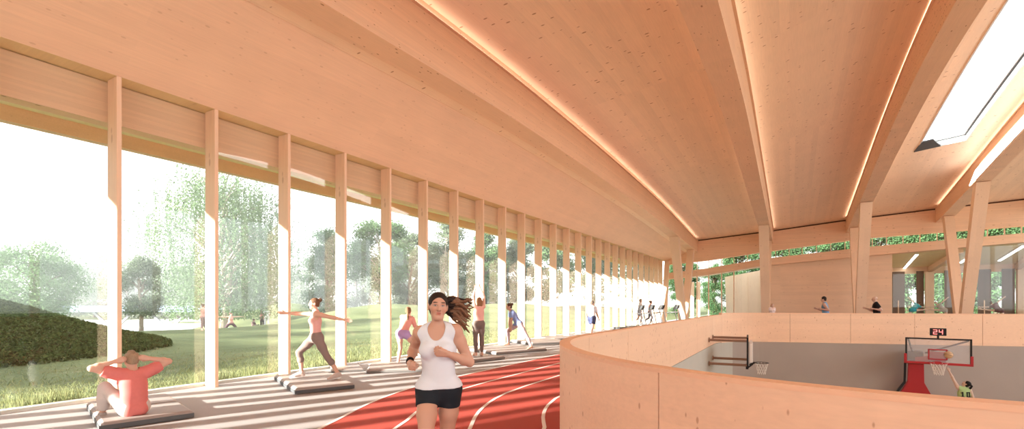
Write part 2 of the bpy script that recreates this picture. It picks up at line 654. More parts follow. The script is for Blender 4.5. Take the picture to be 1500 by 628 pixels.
s_end = cum(dense)[-1]
s_step = nearest_s((-2.55, 21.35))
seams = [0.0, nearest_s((4.2, 3.07)), nearest_s((-0.82, 3.52)), nearest_s((-2.73, 6.77)), nearest_s((-2.73, 8.67)), nearest_s((-2.73, 12.4)),
         nearest_s((-2.73, 16.3)), nearest_s((-2.73, 19.8)), s_step]
par = empty('curved_parapet', (0, 0, 0))
tag(par, 'pale timber parapet curving around the near and left edge of the opening', 'parapet')
far = empty('far_parapet', (0, 0, 0))
tag(far, 'slightly higher straight timber parapet on the far side of the opening', 'parapet')
G = 0.006
for a, b in zip(seams, seams[1:]):
    mb = MB()
    parapet_piece(mb, sub_path(a + G, b - G), 0.0, 1.095, 0.012, TH)
    mb.build('panel', M['rail'], par)
mb = MB()
parapet_piece(mb, sub_path(0, s_step), 1.095, 1.13, 0.008, TH + 0.006)
mb.build('cap', M['cap'], par)
mb = MB()
parapet_piece(mb, sub_path(0, s_step), 0.02, 1.09, 0.03, TH - 0.02)
mb.build('joint_backing', M['joint'], par)
fs = [s_step + G]
for px in (1153, 1248, 1342.5, 1436.5):
    best = None
    for s, p in zip(cum(dense), dense):
        if s > s_step:
            R, Z = p[0] * C_ + p[1] * S_, p[1] * C_ - p[0] * S_
            e = abs(750 + 700 * R / Z - px)
            if best is None or e < best[0]:
                best = (e, s)
    fs.append(best[1])
fs += [fs[-1] + 2.4, s_end]
for a, b in zip(fs, fs[1:]):
    mb = MB()
    parapet_piece(mb, sub_path(a + G, b - G), -0.02, 1.165, 0.012, TH)
    mb.build('panel', M['rail'], far)
mb = MB()
parapet_piece(mb, sub_path(s_step, s_end), 1.165, 1.20, 0.008, TH + 0.006)
mb.build('cap', M['cap'], far)
mb = MB()
parapet_piece(mb, sub_path(s_step + 0.02, s_end), 0.0, 1.16, 0.03, TH - 0.02)
mb.build('joint_backing', M['joint'], far)

# ------------------------------------------------------------------ roof: arched beams and boarded ceiling
BW = 0.66
BEAMS = [  # left edge x, bottom profile
    (-7.42, [(3, 6.52), (5, 6.62), (13, 6.82), (27, 6.6), (43, 5.9)]),
    (-1.83, [(4, 6.9), (9, 7.2), (12, 7.36), (17, 7.48), (30, 6.85), (43, 6.29)]),
    (3.53, [(5, 8.4), (14, 9.0), (20, 9.0), (27, 8.45), (33, 7.75), (43, 6.76)]),
    (8.58, [(5, 9.7), (15, 10.0), (22, 9.7), (28.5, 8.97), (35, 8.09), (43, 7.08)]),
    (13.8, [(5, 9.6), (15, 10.0), (22, 9.7), (28.5, 9.0), (35, 8.2), (43, 7.3)]),
]
BDEP = [(0, 1.3), (30, 1.28), (43, 1.04)]


def zb(i, y):
    return interp(BEAMS[i][1], y)


def zt(i, y):
    return zb(i, y) + interp(BDEP, y)


YS = [YN + (YF - YN) * k / 52 for k in range(53)]
BL = ['long arched timber roof beam nearest the glass wall', 'arched timber roof beam second from the glass wall, in the middle of the ceiling',
      'arched timber roof beam left of the skylight', 'arched timber roof beam right of the skylight carrying the bright glowing strip',
      'timber roof beam beyond the glowing strip beam, far right']
for i, (x, prof) in enumerate(BEAMS):
    mb = MB()
    mb.loft([[(x, y, zb(i, y)), (x + BW, y, zb(i, y)), (x + BW, y, zt(i, y) + 0.05), (x, y, zt(i, y) + 0.05)] for y in YS])
    o = mb.build('roof_beam', M['beam'])
    tag(o, BL[i], 'beam', 'arched roof beams')

SKY = (5.55, 17.0, 7.5, 31.6)     # skylight opening x0, y0, x1, y1


def ceil_z(x, y):
    edges = []
    for i, (bx, _) in enumerate(BEAMS):
        edges.append((bx + BW / 2, zt(i, y)))
    edges.append((XR, zt(4, y) - 0.4))
    for (x0, z0), (x1, z1) in zip(edges, edges[1:]):
        if x0 <= x <= x1:
            return z0 + (z1 - z0) * (x - x0) / (x1 - x0)
    return edges[0][1] if x < edges[0][0] else edges[-1][1]


mb = MB()
XS = [-7.42 + BW / 2] + list(np.linspace(-6.7, -1.9, 5)) + list(np.linspace(-1.1, 3.4, 5)) + [4.2, SKY[0], SKY[2], 8.4] + list(np.linspace(9.3, 13.6, 4)) + [14.6, 17, XR]
YC = sorted(YS + [SKY[1], SKY[3]])
for a, b in zip(XS, XS[1:]):
    for c, d in zip(YC, YC[1:]):
        if a >= SKY[0] - 1e-6 and b <= SKY[2] + 1e-6 and c >= SKY[1] - 1e-6 and d <= SKY[3] + 1e-6:
            continue
        P = [(a, c), (a, d), (b, d), (b, c)]
        mb.add([(x, y, ceil_z(x, y)) for x, y in P], [(0, 1, 2, 3)])
        mb.add([(x, y, ceil_z(x, y) + 0.5) for x, y in P], [(3, 2, 1, 0)])
# sloping lower soffit between the glass wall and the first beam, its ledge and the edge soffit over the columns
XLED = -7.8
low = MB()
low.loft([[(XL - 0.01, y, 5.3), (XLED, y, zb(0, y) + 0.0), (XLED, y, zb(0, y) + 0.45), (XL - 0.01, y, 5.75)] for y in YS])
struct(low.build('ceiling_slope', M['ceil_low']))
led = MB()
led.loft([[(XLED, y, zb(0, y) + 0.015), (-7.421, y, zb(0, y) + 0.06), (-7.421, y, zt(0, y) + 0.2), (XLED, y, zb(0, y) + 0.44)] for y in YS])
struct(led.build('ceiling_ledge', M['ceil']))
struct(mb.build('ceiling', M['ceil']))

# skylight: deep well, pale frame, dark gasket
sk = empty('skylight', ((SKY[0] + SKY[2]) / 2, (SKY[1] + SKY[3]) / 2, ceil_z(6.5, 24)))
tag(sk, 'long bright rectangular skylight between two roof beams at upper right', 'skylight')
bx, by, bz = sk.location


def sk_ring(inset, dz0, dz1, th):
    """a rectangular frame that follows the roof, between two heights above the ceiling"""
    x0, y0, x1, y1 = SKY[0] + inset, SKY[1] + inset, SKY[2] - inset, SKY[3] - inset
    m = MB()
    ys = list(np.linspace(y0, y1, 12))
    for xa, xb in ((x0, x0 + th), (x1 - th, x1)):
        m.loft([[(x - bx, y - by, ceil_z(x, y) + dz - bz) for x, dz in ((xa, dz0), (xb, dz0), (xb, dz1), (xa, dz1))] for y in ys])
    for ya, yb in ((y0, y0 + th), (y1 - th, y1)):
        m.loft([[(x - bx, y - by, ceil_z(x, y) + dz - bz) for y, dz in ((ya, dz0), (yb, dz0), (yb, dz1), (ya, dz1))] for x in (x0 + th, x1 - th)])
    return m


sk_ring(0.0, -0.03, 0.5, 0.05).build('well_lining', M['frame_light'], sk)
sk_ring(0.05, 0.22, 0.26, 0.04).build('gasket', M['darkgrey'], sk)
sk_ring(0.05, 0.26, 0.42, 0.10).build('frame', M['frame_light'], sk)
m = MB()
for y0, y1 in zip(np.linspace(SKY[1], SKY[3], 12), np.linspace(SKY[1], SKY[3], 12)[1:]):
    P = [(SKY[0] + .06, y0), (SKY[2] - .06, y0), (SKY[2] - .06, y1), (SKY[0] + .06, y1)]
    m.add([(x - bx, y - by, ceil_z(x, y) + 0.40 - bz) for x, y in P], [(0, 1, 2, 3)])
m.build('pane', M['glass'], sk)
m = MB()
x0, y1 = SKY[0] + 0.02, SKY[3] - 0.02
m.add([(x - bx, y - by, ceil_z(x, y) - 0.04 + dz - bz) for dz in (0, 0.06) for x, y in ((x0 - 0.1, y1), (x0 + 0.95, y1), (x0 + 0.45, y1 - 1.1), (x0 + 0.02, y1 - 1.1))], [(3, 2, 1, 0), (4, 5, 6, 7), (0, 1, 5, 4), (1, 2, 6, 5), (2, 3, 7, 6), (3, 0, 4, 7)])
m.build('corner_flashing', M['darkgrey'], sk)

# uplight strips tucked beside the beam tops
cove = [(0, 1, 'glowing light strip along the top of the beam nearest the glass wall'),
        (1, -1, 'glowing light strip on the left top edge of the middle roof beam'),
        (1, 1, 'glowing light strip on the right top edge of the middle roof beam'),
        (2, -1, 'glowing light strip on the left top edge of the beam beside the skylight'),
        (3, -1, 'glowing light strip on the left top edge of the glowing strip beam'),
        (2, 1, 'light strip on the right top edge of the beam beside the skylight')]
for i, sd_, lab in cove:
    r = empty('cove_light', (BEAMS[i][0] + (BW if sd_ > 0 else 0), 17, zt(i, 17) - 0.17))
    tag(r, lab, 'light', 'uplight strips along the beams')
    o0 = r.location
    ch, le = MB(), MB()
    for m, (d0, d1, h0, h1) in ((ch, (0.0, 0.07, 0.0, 0.02)), (le, (0.01, 0.06, 0.021, 0.03))):
        xs = BEAMS[i][0] + (BW if sd_ > 0 else 0)
        rings = []
        for y in [v for v in YS if v < YF - 0.2]:
            z = zt(i, y) - 0.17
            rings.append([(xs + sd_ * d - o0.x, y - o0.y, z + h - o0.z) for d, h in ((d0, h0), (d1, h0), (d1, h1), (d0, h1))])
        if sd_ < 0:
            rings = [q[::-1] for q in rings]
        m.loft(rings)
    ch.build('channel', M['cap'], r)
    le.build('diffuser', M['led'], r)

# added glowing strip imitating a sun patch, lower left face of the fourth beam
i = 3
sl = empty('sun_patch_strip', (BEAMS[i][0], 28, zb(i, 28)))
tag(sl, 'bright white sun patch built as a glowing strip on the beam right of the skylight', 'lamp')
o0 = sl.location
ys = [y for y in np.linspace(14, 34.6, 40)]
hou, dif = MB(), MB()
hou.loft([[(BEAMS[i][0] + d - o0.x, y - o0.y, zb(i, y) + h - o0.z) for d, h in ((-0.02, 0.05), (0.0, 0.05), (0.0, 0.62), (-0.02, 0.62))][::-1] for y in ys])
dif.loft([[(BEAMS[i][0] + d - o0.x, y - o0.y, zb(i, y) + h - o0.z) for d, h in ((-0.035, 0.08), (-0.02, 0.08), (-0.02, hh), (-0.035, hh))][::-1] for y in ys + [35.6] for hh in [0.58 if y < 34.7 else 0.12]])
hou.build('housing', M['white'], sl)
dif.build('diffuser', M['lamp'], sl)

# ------------------------------------------------------------------ glass wall: fins, panes, lintel, eaves
PITCH = 1.531
Y2 = 5.04


def fin_mb():
    m = MB()
    m.box(0, -0.035, 0, -0.34, 0.035, 5.298, 0.006)
    return m


proto = fin_mb().build('timber_column', M['fin'])
fins = []
for k in range(-8, 25):
    Y = Y2 + PITCH * k
    o = proto if k == -8 else proto.copy()
    if k > -8:
        COL.objects.link(o)
    o.location = (XL, Y, 0)
    n = k + 2          # the leftmost column in the frame is k = -1
    if 1 <= n <= 30:
        lab = ('leftmost slim timber column of the glass wall, behind the seated man' if n == 1 else
               '%s slim timber column from the left along the glass wall' % ORD[n - 1])
    else:
        lab = 'slim timber column of the glass wall left of the picture'
    tag(o, lab, 'column', 'timber columns of the glass wall')
    fins.append(Y)
YW = fins + [YF - 0.4]
for k, (a, b) in enumerate(zip(YW, YW[1:])):
    m = MB().box(XG, a + 0.004, 0.02, XG - 0.016, b - 0.004, 5.295)
    o = m.build('window_%d' % (k + 1), M['glass'])
    struct(o)
    o.visible_shadow = True
# lintel and tan soffit over the columns
struct(MB().box(XL - 0.012, YN, 5.30, -9.9, YF, 5.45).build('trim_1', M['tan']))
struct(MB().box(-9.87, YN, 4.62, -10.15, YF, 5.29).build('trim_2', M['beam']))
m = MB()
m.loft([[(-10.151, y, 4.64), (-12.1, y, 5.14), (-12.1, y, 5.75), (-10.151, y, 5.75)] for y in (YN, YF)])
struct(m.build('trim_3', M['tan']))
struct(MB().box(-12.101, YN, 4.86, -12.3, YF, 5.8).build('trim_4', M['box']))
m = MB()
m.loft([[(-12.3, y, 5.8), (XL, y, 5.8), (XLED, y, zb(0, y) + 0.46), (XLED, y, zb(0, y) + 0.6), (XL, y, 6.0), (-12.3, y, 5.95)] for y in YS])
struct(m.build('roof_edge', M['darkgrey']))
struct(MB().box(-9.845, YN, -0.1, -9.99, YF, 0.05).build('trim_5', M['white']))

# ------------------------------------------------------------------ end walls and right wall (behind and beside the camera)
m = MB()
m.box(-10.2, YN - 0.3, 0, -5.0, YN, 10)
m.box(-5.0, YN - 0.3, 0, XR, YN, 0.9)
m.box(-5.0, YN - 0.3, 6.3, XR, YN, 10.5)
struct(m.build('wall_rear', M['box']))
struct(MB().box(-5.0, YN - 0.28, 0.9, XR, YN - 0.22, 6.3).build('window_sun_blocker', M['white']))  # unseen sheet added to keep the sun out of the rear opening
m = MB()
m.box(XR, YN, 0, XR + 0.3, YF, 0.8)
m.box(XR, YN, 8.6, XR + 0.3, YF, 11.5)
for y in np.linspace(YN, YF, 9):
    m.box(XR, y - 0.2, 0.8, XR + 0.3, y + 0.2, 8.6)
struct(m.build('wall_right', M['box']))
# ------------------------------------------------------------------ far facade: head beam, clerestory, sill beam, posts
HEAD = [(-9.46, 4.95), (-6, 5.18), (-2.1, 5.64), (4.9, 6.33), (12.9, 6.54), (20, 6.6)]
SILT = [(-9.46, 4.2), (-6, 4.50), (-2.1, 5.09), (4.9, 5.66), (12.9, 6.06), (20, 6.2)]
SILB = [(-9.46, 3.65), (-6, 3.97), (-2.1, 4.55), (4.9, 5.02), (12.9, 5.49), (20, 5.65)]
li = lambda tab, x: float(np.interp(x, [p[0] for p in tab], [p[1] for p in tab]))
XF = list(np.linspace(-9.46, XR, 40))
m = MB()
m.loft([[(x, YF - 0.15, li(HEAD, x)), (x, YF + 0.25, li(HEAD, x)), (x, YF + 0.25, ceil_z(x, YF) - (0.10 if x > -7.3 else 0.0)), (x, YF - 0.15, ceil_z(x, YF) - (0.10 if x > -7.3 else 0.0))] for x in XF])
struct(m.build('wall_far', M['beamx']))
m = MB()
m.loft([[(x, YF - 0.02, ceil_z(x, YF) - 0.10), (x, YF + 0.2, ceil_z(x, YF) - 0.10), (x, YF + 0.2, ceil_z(x, YF) + 0.02), (x, YF - 0.02, ceil_z(x, YF) + 0.02)] for x in XF if x > -8.3])
struct(m.build('trim_6', M['joint']))
m = MB()
m.loft([[(x, YF - 0.45, li(SILB, x)), (x, YF + 0.25, li(SILB, x)), (x, YF + 0.25, li(SILT, x)), (x, YF - 0.45, li(SILT, x))] for x in XF])
sill = m.build('ring_beam', M['beamx'])
tag(sill, 'long curved timber beam under the strip of high windows on the far wall', 'beam')
# clerestory glazing: one pane per bay between slim posts
px_posts = [1021, 1038, 1057, 1075, 1095, 1136, 1156, 1175, 1196, 1217, 1238, 1278, 1299, 1323, 1348, 1373, 1398, 1420, 1447, 1472, 1497]
xs = [at(p, YF) for p in px_posts]
xs = [-9.4, -8.3] + xs + [XR - 6, XR - 4, XR - 2, XR - 0.02]
nwin = len([o for o in COL.objects if o.name.startswith('window_')])
for k, (a, b) in enumerate(zip(xs, xs[1:])):
    z0a, z0b = li(SILT, a), li(SILT, b)
    z1a, z1b = li(HEAD, a), li(HEAD, b)
    m = MB()
    e = 0.02
    m.prism([(a + e, z0a), (b - e, z0b), (b - e, z1b), (a + e, z1a)], 1, YF + 0.08, YF + 0.10)
    w_ = struct(m.build('window_%d' % (nwin + 1 + k), M['glass']))
    f = MB()
    f.box(b - e, YF + 0.02, min(z0a, z0b) , b + e, YF + 0.14, max(z1a, z1b))
    if b < XR - 0.1:
        f.build('mullion', M['post'], w_)
# left part of the far wall: full-height glass between thin posts
low_posts = [at(p, YF) for p in (985, 1000, 1021, 1038, 1057)]
nwin = len([o for o in COL.objects if o.name.startswith('window_')])
k = 0
lp = [-9.42, -8.3] + low_posts[1:] + [at(1075, YF)]
for a, b in zip(lp, lp[1:]):
    k += 1
    m = MB().box(a + 0.03, YF + 0.08, 0.02, b - 0.03, YF + 0.10, min(li(SILB, a), li(SILB, b)) + 0.02)
    w_ = struct(m.build('window_%d' % (nwin + k), M['glass']))
    f = MB().box(b - 0.035, YF - 0.06, 0, b + 0.035, YF + 0.14, li(SILB, b) + 0.02)
    f.build('mullion', M['post'], w_)
# timber-boarded box wall and its return
xa, xb = at(1126, YF + 0.3), at(1306, YF + 0.3)
m = MB()
m.prism([(xa, 0), (xb, 0), (xb, li(SILB, xb) + .02), (xa, li(SILB, xa) + .02)], 1, YF + 0.05, YF + 0.30)
struct(m.build('wall_box', M['box']))
struct(MB().box(xb - 0.25, YF + 0.3, 0, xb, YF + 9.0, 4.8).build('wall_studio_left', M['box']))
# pale boarded wall of the left annex, standing beyond the glass, with its soffit
m = MB()
x0, x1 = at(1062, 46.5), at(1118, 46.5)
m.prism([(x0 + 0.12, 0), (x1 + 1.5, 0), (x1 + 1.5, 4.75), (x0, 3.95)], 1, 46.5, 46.8)
for xx in np.linspace(x0 + 0.9, x1 + 0.6, 4):
    m.box(xx - 0.02, 46.47, 0, xx + 0.02, 46.5, 4.0)
struct(m.build('wall_annex', M['pale']))
m = MB()
m.loft([[(x, YF + 0.26, li(SILB, x) + 0.05), (x, 44.6, li(SILB, x) + 0.02), (x, 44.6, li(SILT, x)), (x, YF + 0.26, li(SILT, x))] for x in np.linspace(-7.5, xb, 12)])
struct(m.build('ceiling_annex', M['pale']))
p = empty('annex_post', (at(1023, 47.5), 47.5, 0))
tag(p, 'pair of pale timber posts outside the far glass, left of the dark green window', 'post')
for dx in (-0.55, 0.0):
    MB().box(dx - 0.16, -0.12, 0, dx + 0.16, 0.12, 3.6).build('post', M['post'], p)

# ------------------------------------------------------------------ V-shaped columns under the beams
def v_column(i, label, front=True):
    bxm = BEAMS[i][0] + BW / 2
    r = empty('v_column', (bxm, 38.4, 0))
    tag(r, label, 'column', 'V-shaped timber columns')
    for (yt, w0, w1) in ((35.0, 0.50, 0.58), (41.4, 0.44, 0.5)):
        m = MB()
        zt_ = zb(i, yt) - 0.004
        dy = yt - 38.4
        o = math.copysign(0.12, dy)
        m.loft([[(-wd / 2, y - 0.28, z), (wd / 2, y - 0.28, z), (wd / 2, y + 0.28, z), (-wd / 2, y + 0.28, z)] for wd, y, z in ((w0, o * 2.4, 0.0), (w1, dy, zt_))])
        m.build('strut', M['post'], r)
    return r


VL = ['V-shaped timber column at the left, by the end of the glass wall',
      'V-shaped timber column standing in front of the boarded wall, left of the blue runner',
      'V-shaped timber column between the running man in black and the blue runner, at the right edge of the boarded wall',
      'large V-shaped timber column in front of the glazed dance studio']
for i in range(4):
    v_column(i, VL[i])
# last leaning fins where the glass wall meets the far facade
m = MB()
m.loft([[(-9.4, y - 0.1, z), (-9.0, y - 0.1, z), (-9.0, y + 0.1, z), (-9.4, y + 0.1, z)] for y, z in ((41.2, 0), (42.4, 5.25))])
tag(m.build('leaning_post', M['post']), 'slim leaning timber post at the far end of the glass wall', 'post')

# ------------------------------------------------------------------ glazed dance studio beyond the far facade
YB = 52.0
xr0, xr1 = at(1306, YF + .3), 22.0
m = MB()
m.box(-9.8, YF, -0.3, xr1, YB + 1, 0.0)
m.box(xb, YF + 0.12, 0.0, xr1, YB, 0.2)
struct(m.build('floor_studio', M['mat_floor']))
m = MB()
m.loft([[(x, YF + 0.26, li(SILB, x) + 0.12), (x, YB + 0.3, 4.65), (x, YB + 0.3, 5.0), (x, YF + 0.26, li(SILT, x))] for x in (xb - 0.2, 6.5, 9, 12.9, 17, xr1)])
struct(m.build('ceiling_studio', M['tan']))
m = MB()
m.box(xb - 0.2, YB, 0, xr1, YB + 0.3, 0.15)
m.box(xb - 0.2, YB, 4.1, xr1, YB + 0.3, 4.8)
struct(m.build('wall_studio_back', M['box']))
struct(MB().box(xr1, YF, 0, xr1 + 0.3, YB + 0.3, 5.6).build('wall_studio_right', M['box']))
# brown panels and windows along the studio's back wall (pixel spans in the photograph's frame)
spans = [('p', 1307, 1325), ('w', 1325, 1342), ('p', 1342, 1353), ('t', 1353, 1367), ('w', 1367, 1383), ('p', 1383, 1401), ('w', 1401, 1420),
         ('p', 1432, 1451), ('w', 1451, 1467), ('p', 1467, 1486), ('t', 1486, 1500), ('w', 1500, 1530), ('p', 1530, 1560)]
nwin = len([o for o in COL.objects if o.name.startswith('window_')])
k = 0
pn = 0
PW = ['leftmost, beside the boarded wall', 'second from the left, behind the turquoise dancer', 'behind the middle dancer', 'left of the dancer in maroon', 'right of the dancer in maroon', 'outside right']
for kind, p0, p1 in spans:
    x0, x1 = at(p0, YB), at(p1, YB)
    if kind == 'p':
        o = MB().box(x0, YB - 0.12, 0.05, x1, YB, 4.3, 0.01).build('wall_panel', M['curtain'])
        tag(o, 'dark brown full-height panel on the studio back wall, ' + PW[pn], 'panel', 'dark brown studio panels')
        pn += 1
    elif kind == 't':
        o = MB().box(x0 + 0.03, YB - 0.5, 0, x1 - 0.03, YB - 0.14, 4.2).build('studio_pier', M['post'])
        tag(o, 'broad pale timber pier on the studio back wall, ' + ('left of the large V column' if p0 < 1400 else 'at the right edge of the picture'), 'pier')
    else:
        k += 1
        w_ = struct(MB().box(x0, YB + 0.1, 0.15, x1, YB + 0.12, 4.1).build('window_%d' % (nwin + k), M['glass']))
# three strip lights under the studio ceiling and two cross beams
for (pa, ya, pb, yb_), lab in (((1325, 392, 1343, 372), 'strip light on the studio ceiling above the turquoise dancer'),
                               ((1407, 384, 1422, 374), 'strip light on the studio ceiling beside the large V column'),
                               ((1464, 381, 1500, 359), 'strip light on the studio ceiling at the right edge')):
    def pt(px, py):
        # meets the sloping studio ceiling
        lo_, hi_ = 30.0, 70.0
        for _ in range(50):
            Y = (lo_ + hi_) / 2
            X = at(px, Y)
            z = EYE + (444 - py) * (Y * C_ - X * S_) / 700
            t = (Y - (YF + .26)) / (YB - YF)
            zc = (li(SILB, X) + .12) * (1 - t) + 4.65 * t - 0.05
            if z > zc: hi_ = Y
            else: lo_ = Y
        return Vector((X, Y, zc))
    A, B = pt(pa, ya), pt(pb, yb_)
    r = empty('strip_light', (A + B) / 2)
    tag(r, lab, 'lamp', 'strip lights in the studio')
    c = (A + B) / 2
    MB().bar(A - c, B - c, 0.22, 0.06).build('housing', M['white'], r)
    dz = Vector((0, 0, -0.045))
    MB().bar(A - c + dz, B - c + dz, 0.17, 0.03).build('diffuser', M['lamp'], r)
for px, lab in ((1362, 'timber ceiling beam across the studio, left of the large V column'), (1490, 'timber ceiling beam across the studio at the right edge')):
    a = Vector((at(px, YB), YB - 0.1, 4.42))
    b = Vector((at(px + 45, YF + 1), YF + 1.0, li(SILB, at(px + 45, YF + 1)) - 0.08))
    o = MB().bar(a, b, 0.3, 0.4).build('studio_beam', M['beamx'])
    tag(o, lab, 'beam')
# frameless glass screen between the hall and the studio
nwin = len([o for o in COL.objects if o.name.startswith('window_')])
gx = [xb + 0.05, at(1362, YF + .1), at(1425, YF + .1), at(1490, YF + .1), 14.2, 17, 19.9]
for k, (a, b) in enumerate(zip(gx, gx[1:])):
    struct(MB().box(a, YF + 0.05, 0.02, b - 0.02, YF + 0.065, min(li(SILB, a), li(SILB, b))).build('window_%d' % (nwin + 1 + k), M['glass']))
# ballet barre posts
for px, lab in ((1316, 'wooden barre post on a stand left of the turquoise dancer'), (1442, 'wooden barre post on a stand left of the dancer in maroon')):
    Y = 46.2
    r = empty('barre_post', (at(px, Y), Y, 0.2))
    tag(r, lab, 'barre post')
    MB().lathe([(0.22, 0), (0.22, 0.03), (0.05, 0.05)], 16).build('base', M['steel'], r)
    MB().tube([(0, 0, 0.03), (0, 0, 1.62)], 0.035, 10).build('post', M['post'], r)

# ------------------------------------------------------------------ outside: lawn, grass berms, pavilion
def hgt(x, y):
    """ground height outside the glass"""
    z = 0.0
    d = -9.9 - x
    if d > 0:
        z -= 0.04 * min(1, d / 0.5)
        # near grass berm at the far left
        z += 2.05 * math.exp(-(((x + 20.5) / 3.8)**2 + ((y - 2.4) / 4.6)**2)) * min(1, d / 5)
        # low hills of lawn in the middle distance
        k = min(1, max(0, (-31 - x) / 7)) * min(1, max(0, (27 + max(0, -x - 38) * 0.9 - y) / 7))
        z -= 1.65 * k * k * (3 - 2 * k)                # the lawn steps down to the plaza
        z += 2.7 * math.exp(-(((x + 48) / 5.0)**2 + ((y - 30) / 5.5)**2))
        z += 1.5 * math.exp(-(((x + 30) / 5.0)**2 + ((y - 29) / 6.5)**2))
        z += 1.5 * math.exp(-(((x + 24) / 6.0)**2 + ((y - 40) / 11.0)**2))
        z += 1.5 * math.exp(-(((x + 26) / 8.0)**2 + ((y - 64) / 13.0)**2))
        z += 0.18 * math.sin(x * 0.21 + 1) * math.sin(y * 0.17) * min(1, max(0, d - 3) / 8)
    return z


m, n_, l_, b_ = new_mat('lawn_grass')
t_ = n_.new('ShaderNodeTexCoord')
z1 = n_.new('ShaderNodeTexNoise'); z1.inputs['Scale'].default_value = 0.35; z1.inputs['Detail'].default_value = 6
z2 = n_.new('ShaderNodeTexNoise'); z2.inputs['Scale'].default_value = 14; z2.inputs['Detail'].default_value = 5
l_.new(t_.outputs['Object'], z1.inputs['Vector']); l_.new(t_.outputs['Object'], z2.inputs['Vector'])
ml = n_.new('ShaderNodeMath'); ml.operation = 'MULTIPLY_ADD'; ml.inputs[1].default_value = 0.55
l_.new(z2.outputs['Fac'], ml.inputs[0]); l_.new(z1.outputs['Fac'], ml.inputs[2])
mr_ = n_.new('ShaderNodeMapRange'); mr_.inputs['From Min'].default_value = 0.45; mr_.inputs['From Max'].default_value = 1.05
l_.new(ml.outputs[0], mr_.inputs['Value'])
mx_ = n_.new('ShaderNodeMix'); mx_.data_type = 'RGBA'
mx_.inputs['A'].default_value = (0.075, 0.095, 0.045, 1)
mx_.inputs['B'].default_value = (0.24, 0.265, 0.125, 1)
l_.new(mr_.outputs['Result'], mx_.inputs['Factor'])
l_.new(mx_.outputs['Result'], b_.inputs['Base Color'])
b_.inputs['Roughness'].default_value = 0.9
b_.inputs['Specular IOR Level'].default_value = 0.1
M['lawn'] = m
bp = n_.new('ShaderNodeBump'); bp.inputs['Strength'].default_value = 0.6; bp.inputs['Distance'].default_value = 0.08
l_.new(z2.outputs['Fac'], bp.inputs['Height']); l_.new(bp.outputs[0], b_.inputs['Normal'])

gx_ = np.concatenate([np.linspace(-9.95, -45, 90), np.linspace(-47, -190, 40)])
gy_ = np.concatenate([np.linspace(-40, -8, 12), np.linspace(-6, 70, 120), np.linspace(74, 230, 30)])
m = MB()
m.v = [(x, y, hgt(x, y)) for y in gy_ for x in gx_]
nx = len(gx_)
m.f = [(j * nx + i, (j + 1) * nx + i, (j + 1) * nx + i + 1, j * nx + i + 1)[::-1] for j in range(len(gy_) - 1) for i in range(nx - 1)]
struct(m.build('lawn', M['lawn'], None, True))
m = MB()
m.box(-9.9, YB + 1.0, -0.4, 120, 230, -0.05)
m.box(23, -20, -0.4, 120, YB + 1, -0.05)
struct(m.build('lawn_far', M['lawn']))


def np_mesh(name, V, F, mat, parent=None):
    """quads from arrays"""
    me = bpy.data.meshes.new(name)
    nv, nf = len(V), len(F)
    me.vertices.add(nv)
    me.vertices.foreach_set('co', np.asarray(V, dtype=np.float32).ravel())
    me.loops.add(nf * F.shape[1])
    me.loops.foreach_set('vertex_index', np.asarray(F, dtype=np.int32).ravel())
    me.polygons.add(nf)
    me.polygons.foreach_set('loop_start', np.arange(0, nf * F.shape[1], F.shape[1], dtype=np.int32))
    me.update(calc_edges=True)
    return link(name, me, mat, parent)


def leaves(R, centers, size, aspect=0.5, droop=0.0):
    """one small pointed leaf blade at each point"""
    n = len(centers)
    d = R.normal(size=(n, 3))
    d[:, 2] -= droop
    d /= np.linalg.norm(d, axis=1)[:, None]
    e = np.cross(d, R.normal(size=(n, 3)))
    e /= np.linalg.norm(e, axis=1)[:, None] + 1e-9
    L = size * R.uniform(0.7, 1.3, size=(n, 1))
    V = np.stack([centers - d * L, centers + e * L * aspect, centers + d * L, centers - e * L * aspect], 1).reshape(-1, 3)
    return V, np.arange(4 * n).reshape(-1, 4)


# grass by the glass, and dark leaves imitating shade on the berm: nobody could count these
R = np.random.default_rng(3)
n = 60000
xs, ys = -9.98 - np.abs(R.exponential(1.9, n)), R.uniform(-3, 43, n) 
keep = xs > -17
xs, ys = xs[keep], ys[keep]
n = len(xs)
zs = np.array([hgt(a, b) for a, b in zip(xs, ys)])
hh = R.uniform(0.035, 0.08, n) * np.where((xs > -10.5) & (np.sin(ys * 5.1) + np.sin(ys * 2.3 + 1) > 0.2), 3.2, 1.0)
a = R.uniform(0, 2 * np.pi, n)
wv = 0.006 + 0.006 * R.random(n)
lx, ly = R.normal(0, 0.05, n), R.normal(0, 0.05, n)
V = np.stack([np.stack([xs - np.cos(a) * wv, ys - np.sin(a) * wv, zs - 0.02], 1), np.stack([xs + np.cos(a) * wv, ys + np.sin(a) * wv, zs - 0.02], 1),
              np.stack([xs + np.cos(a) * wv * .3 + lx, ys + np.sin(a) * wv * .3 + ly, zs + hh], 1), np.stack([xs - np.cos(a) * wv * .3 + lx, ys - np.sin(a) * wv * .3 + ly, zs + hh], 1)], 1).reshape(-1, 3)
M['blade'] = leaf_mat('grass_blades', (0.27, 0.29, 0.14, 1), 0.3)
o = np_mesh('grass', V, np.arange(4 * n).reshape(-1, 4), M['blade'])
tag(o, 'bright tufted grass growing along the foot of the glass wall', 'grass', kind='stuff')

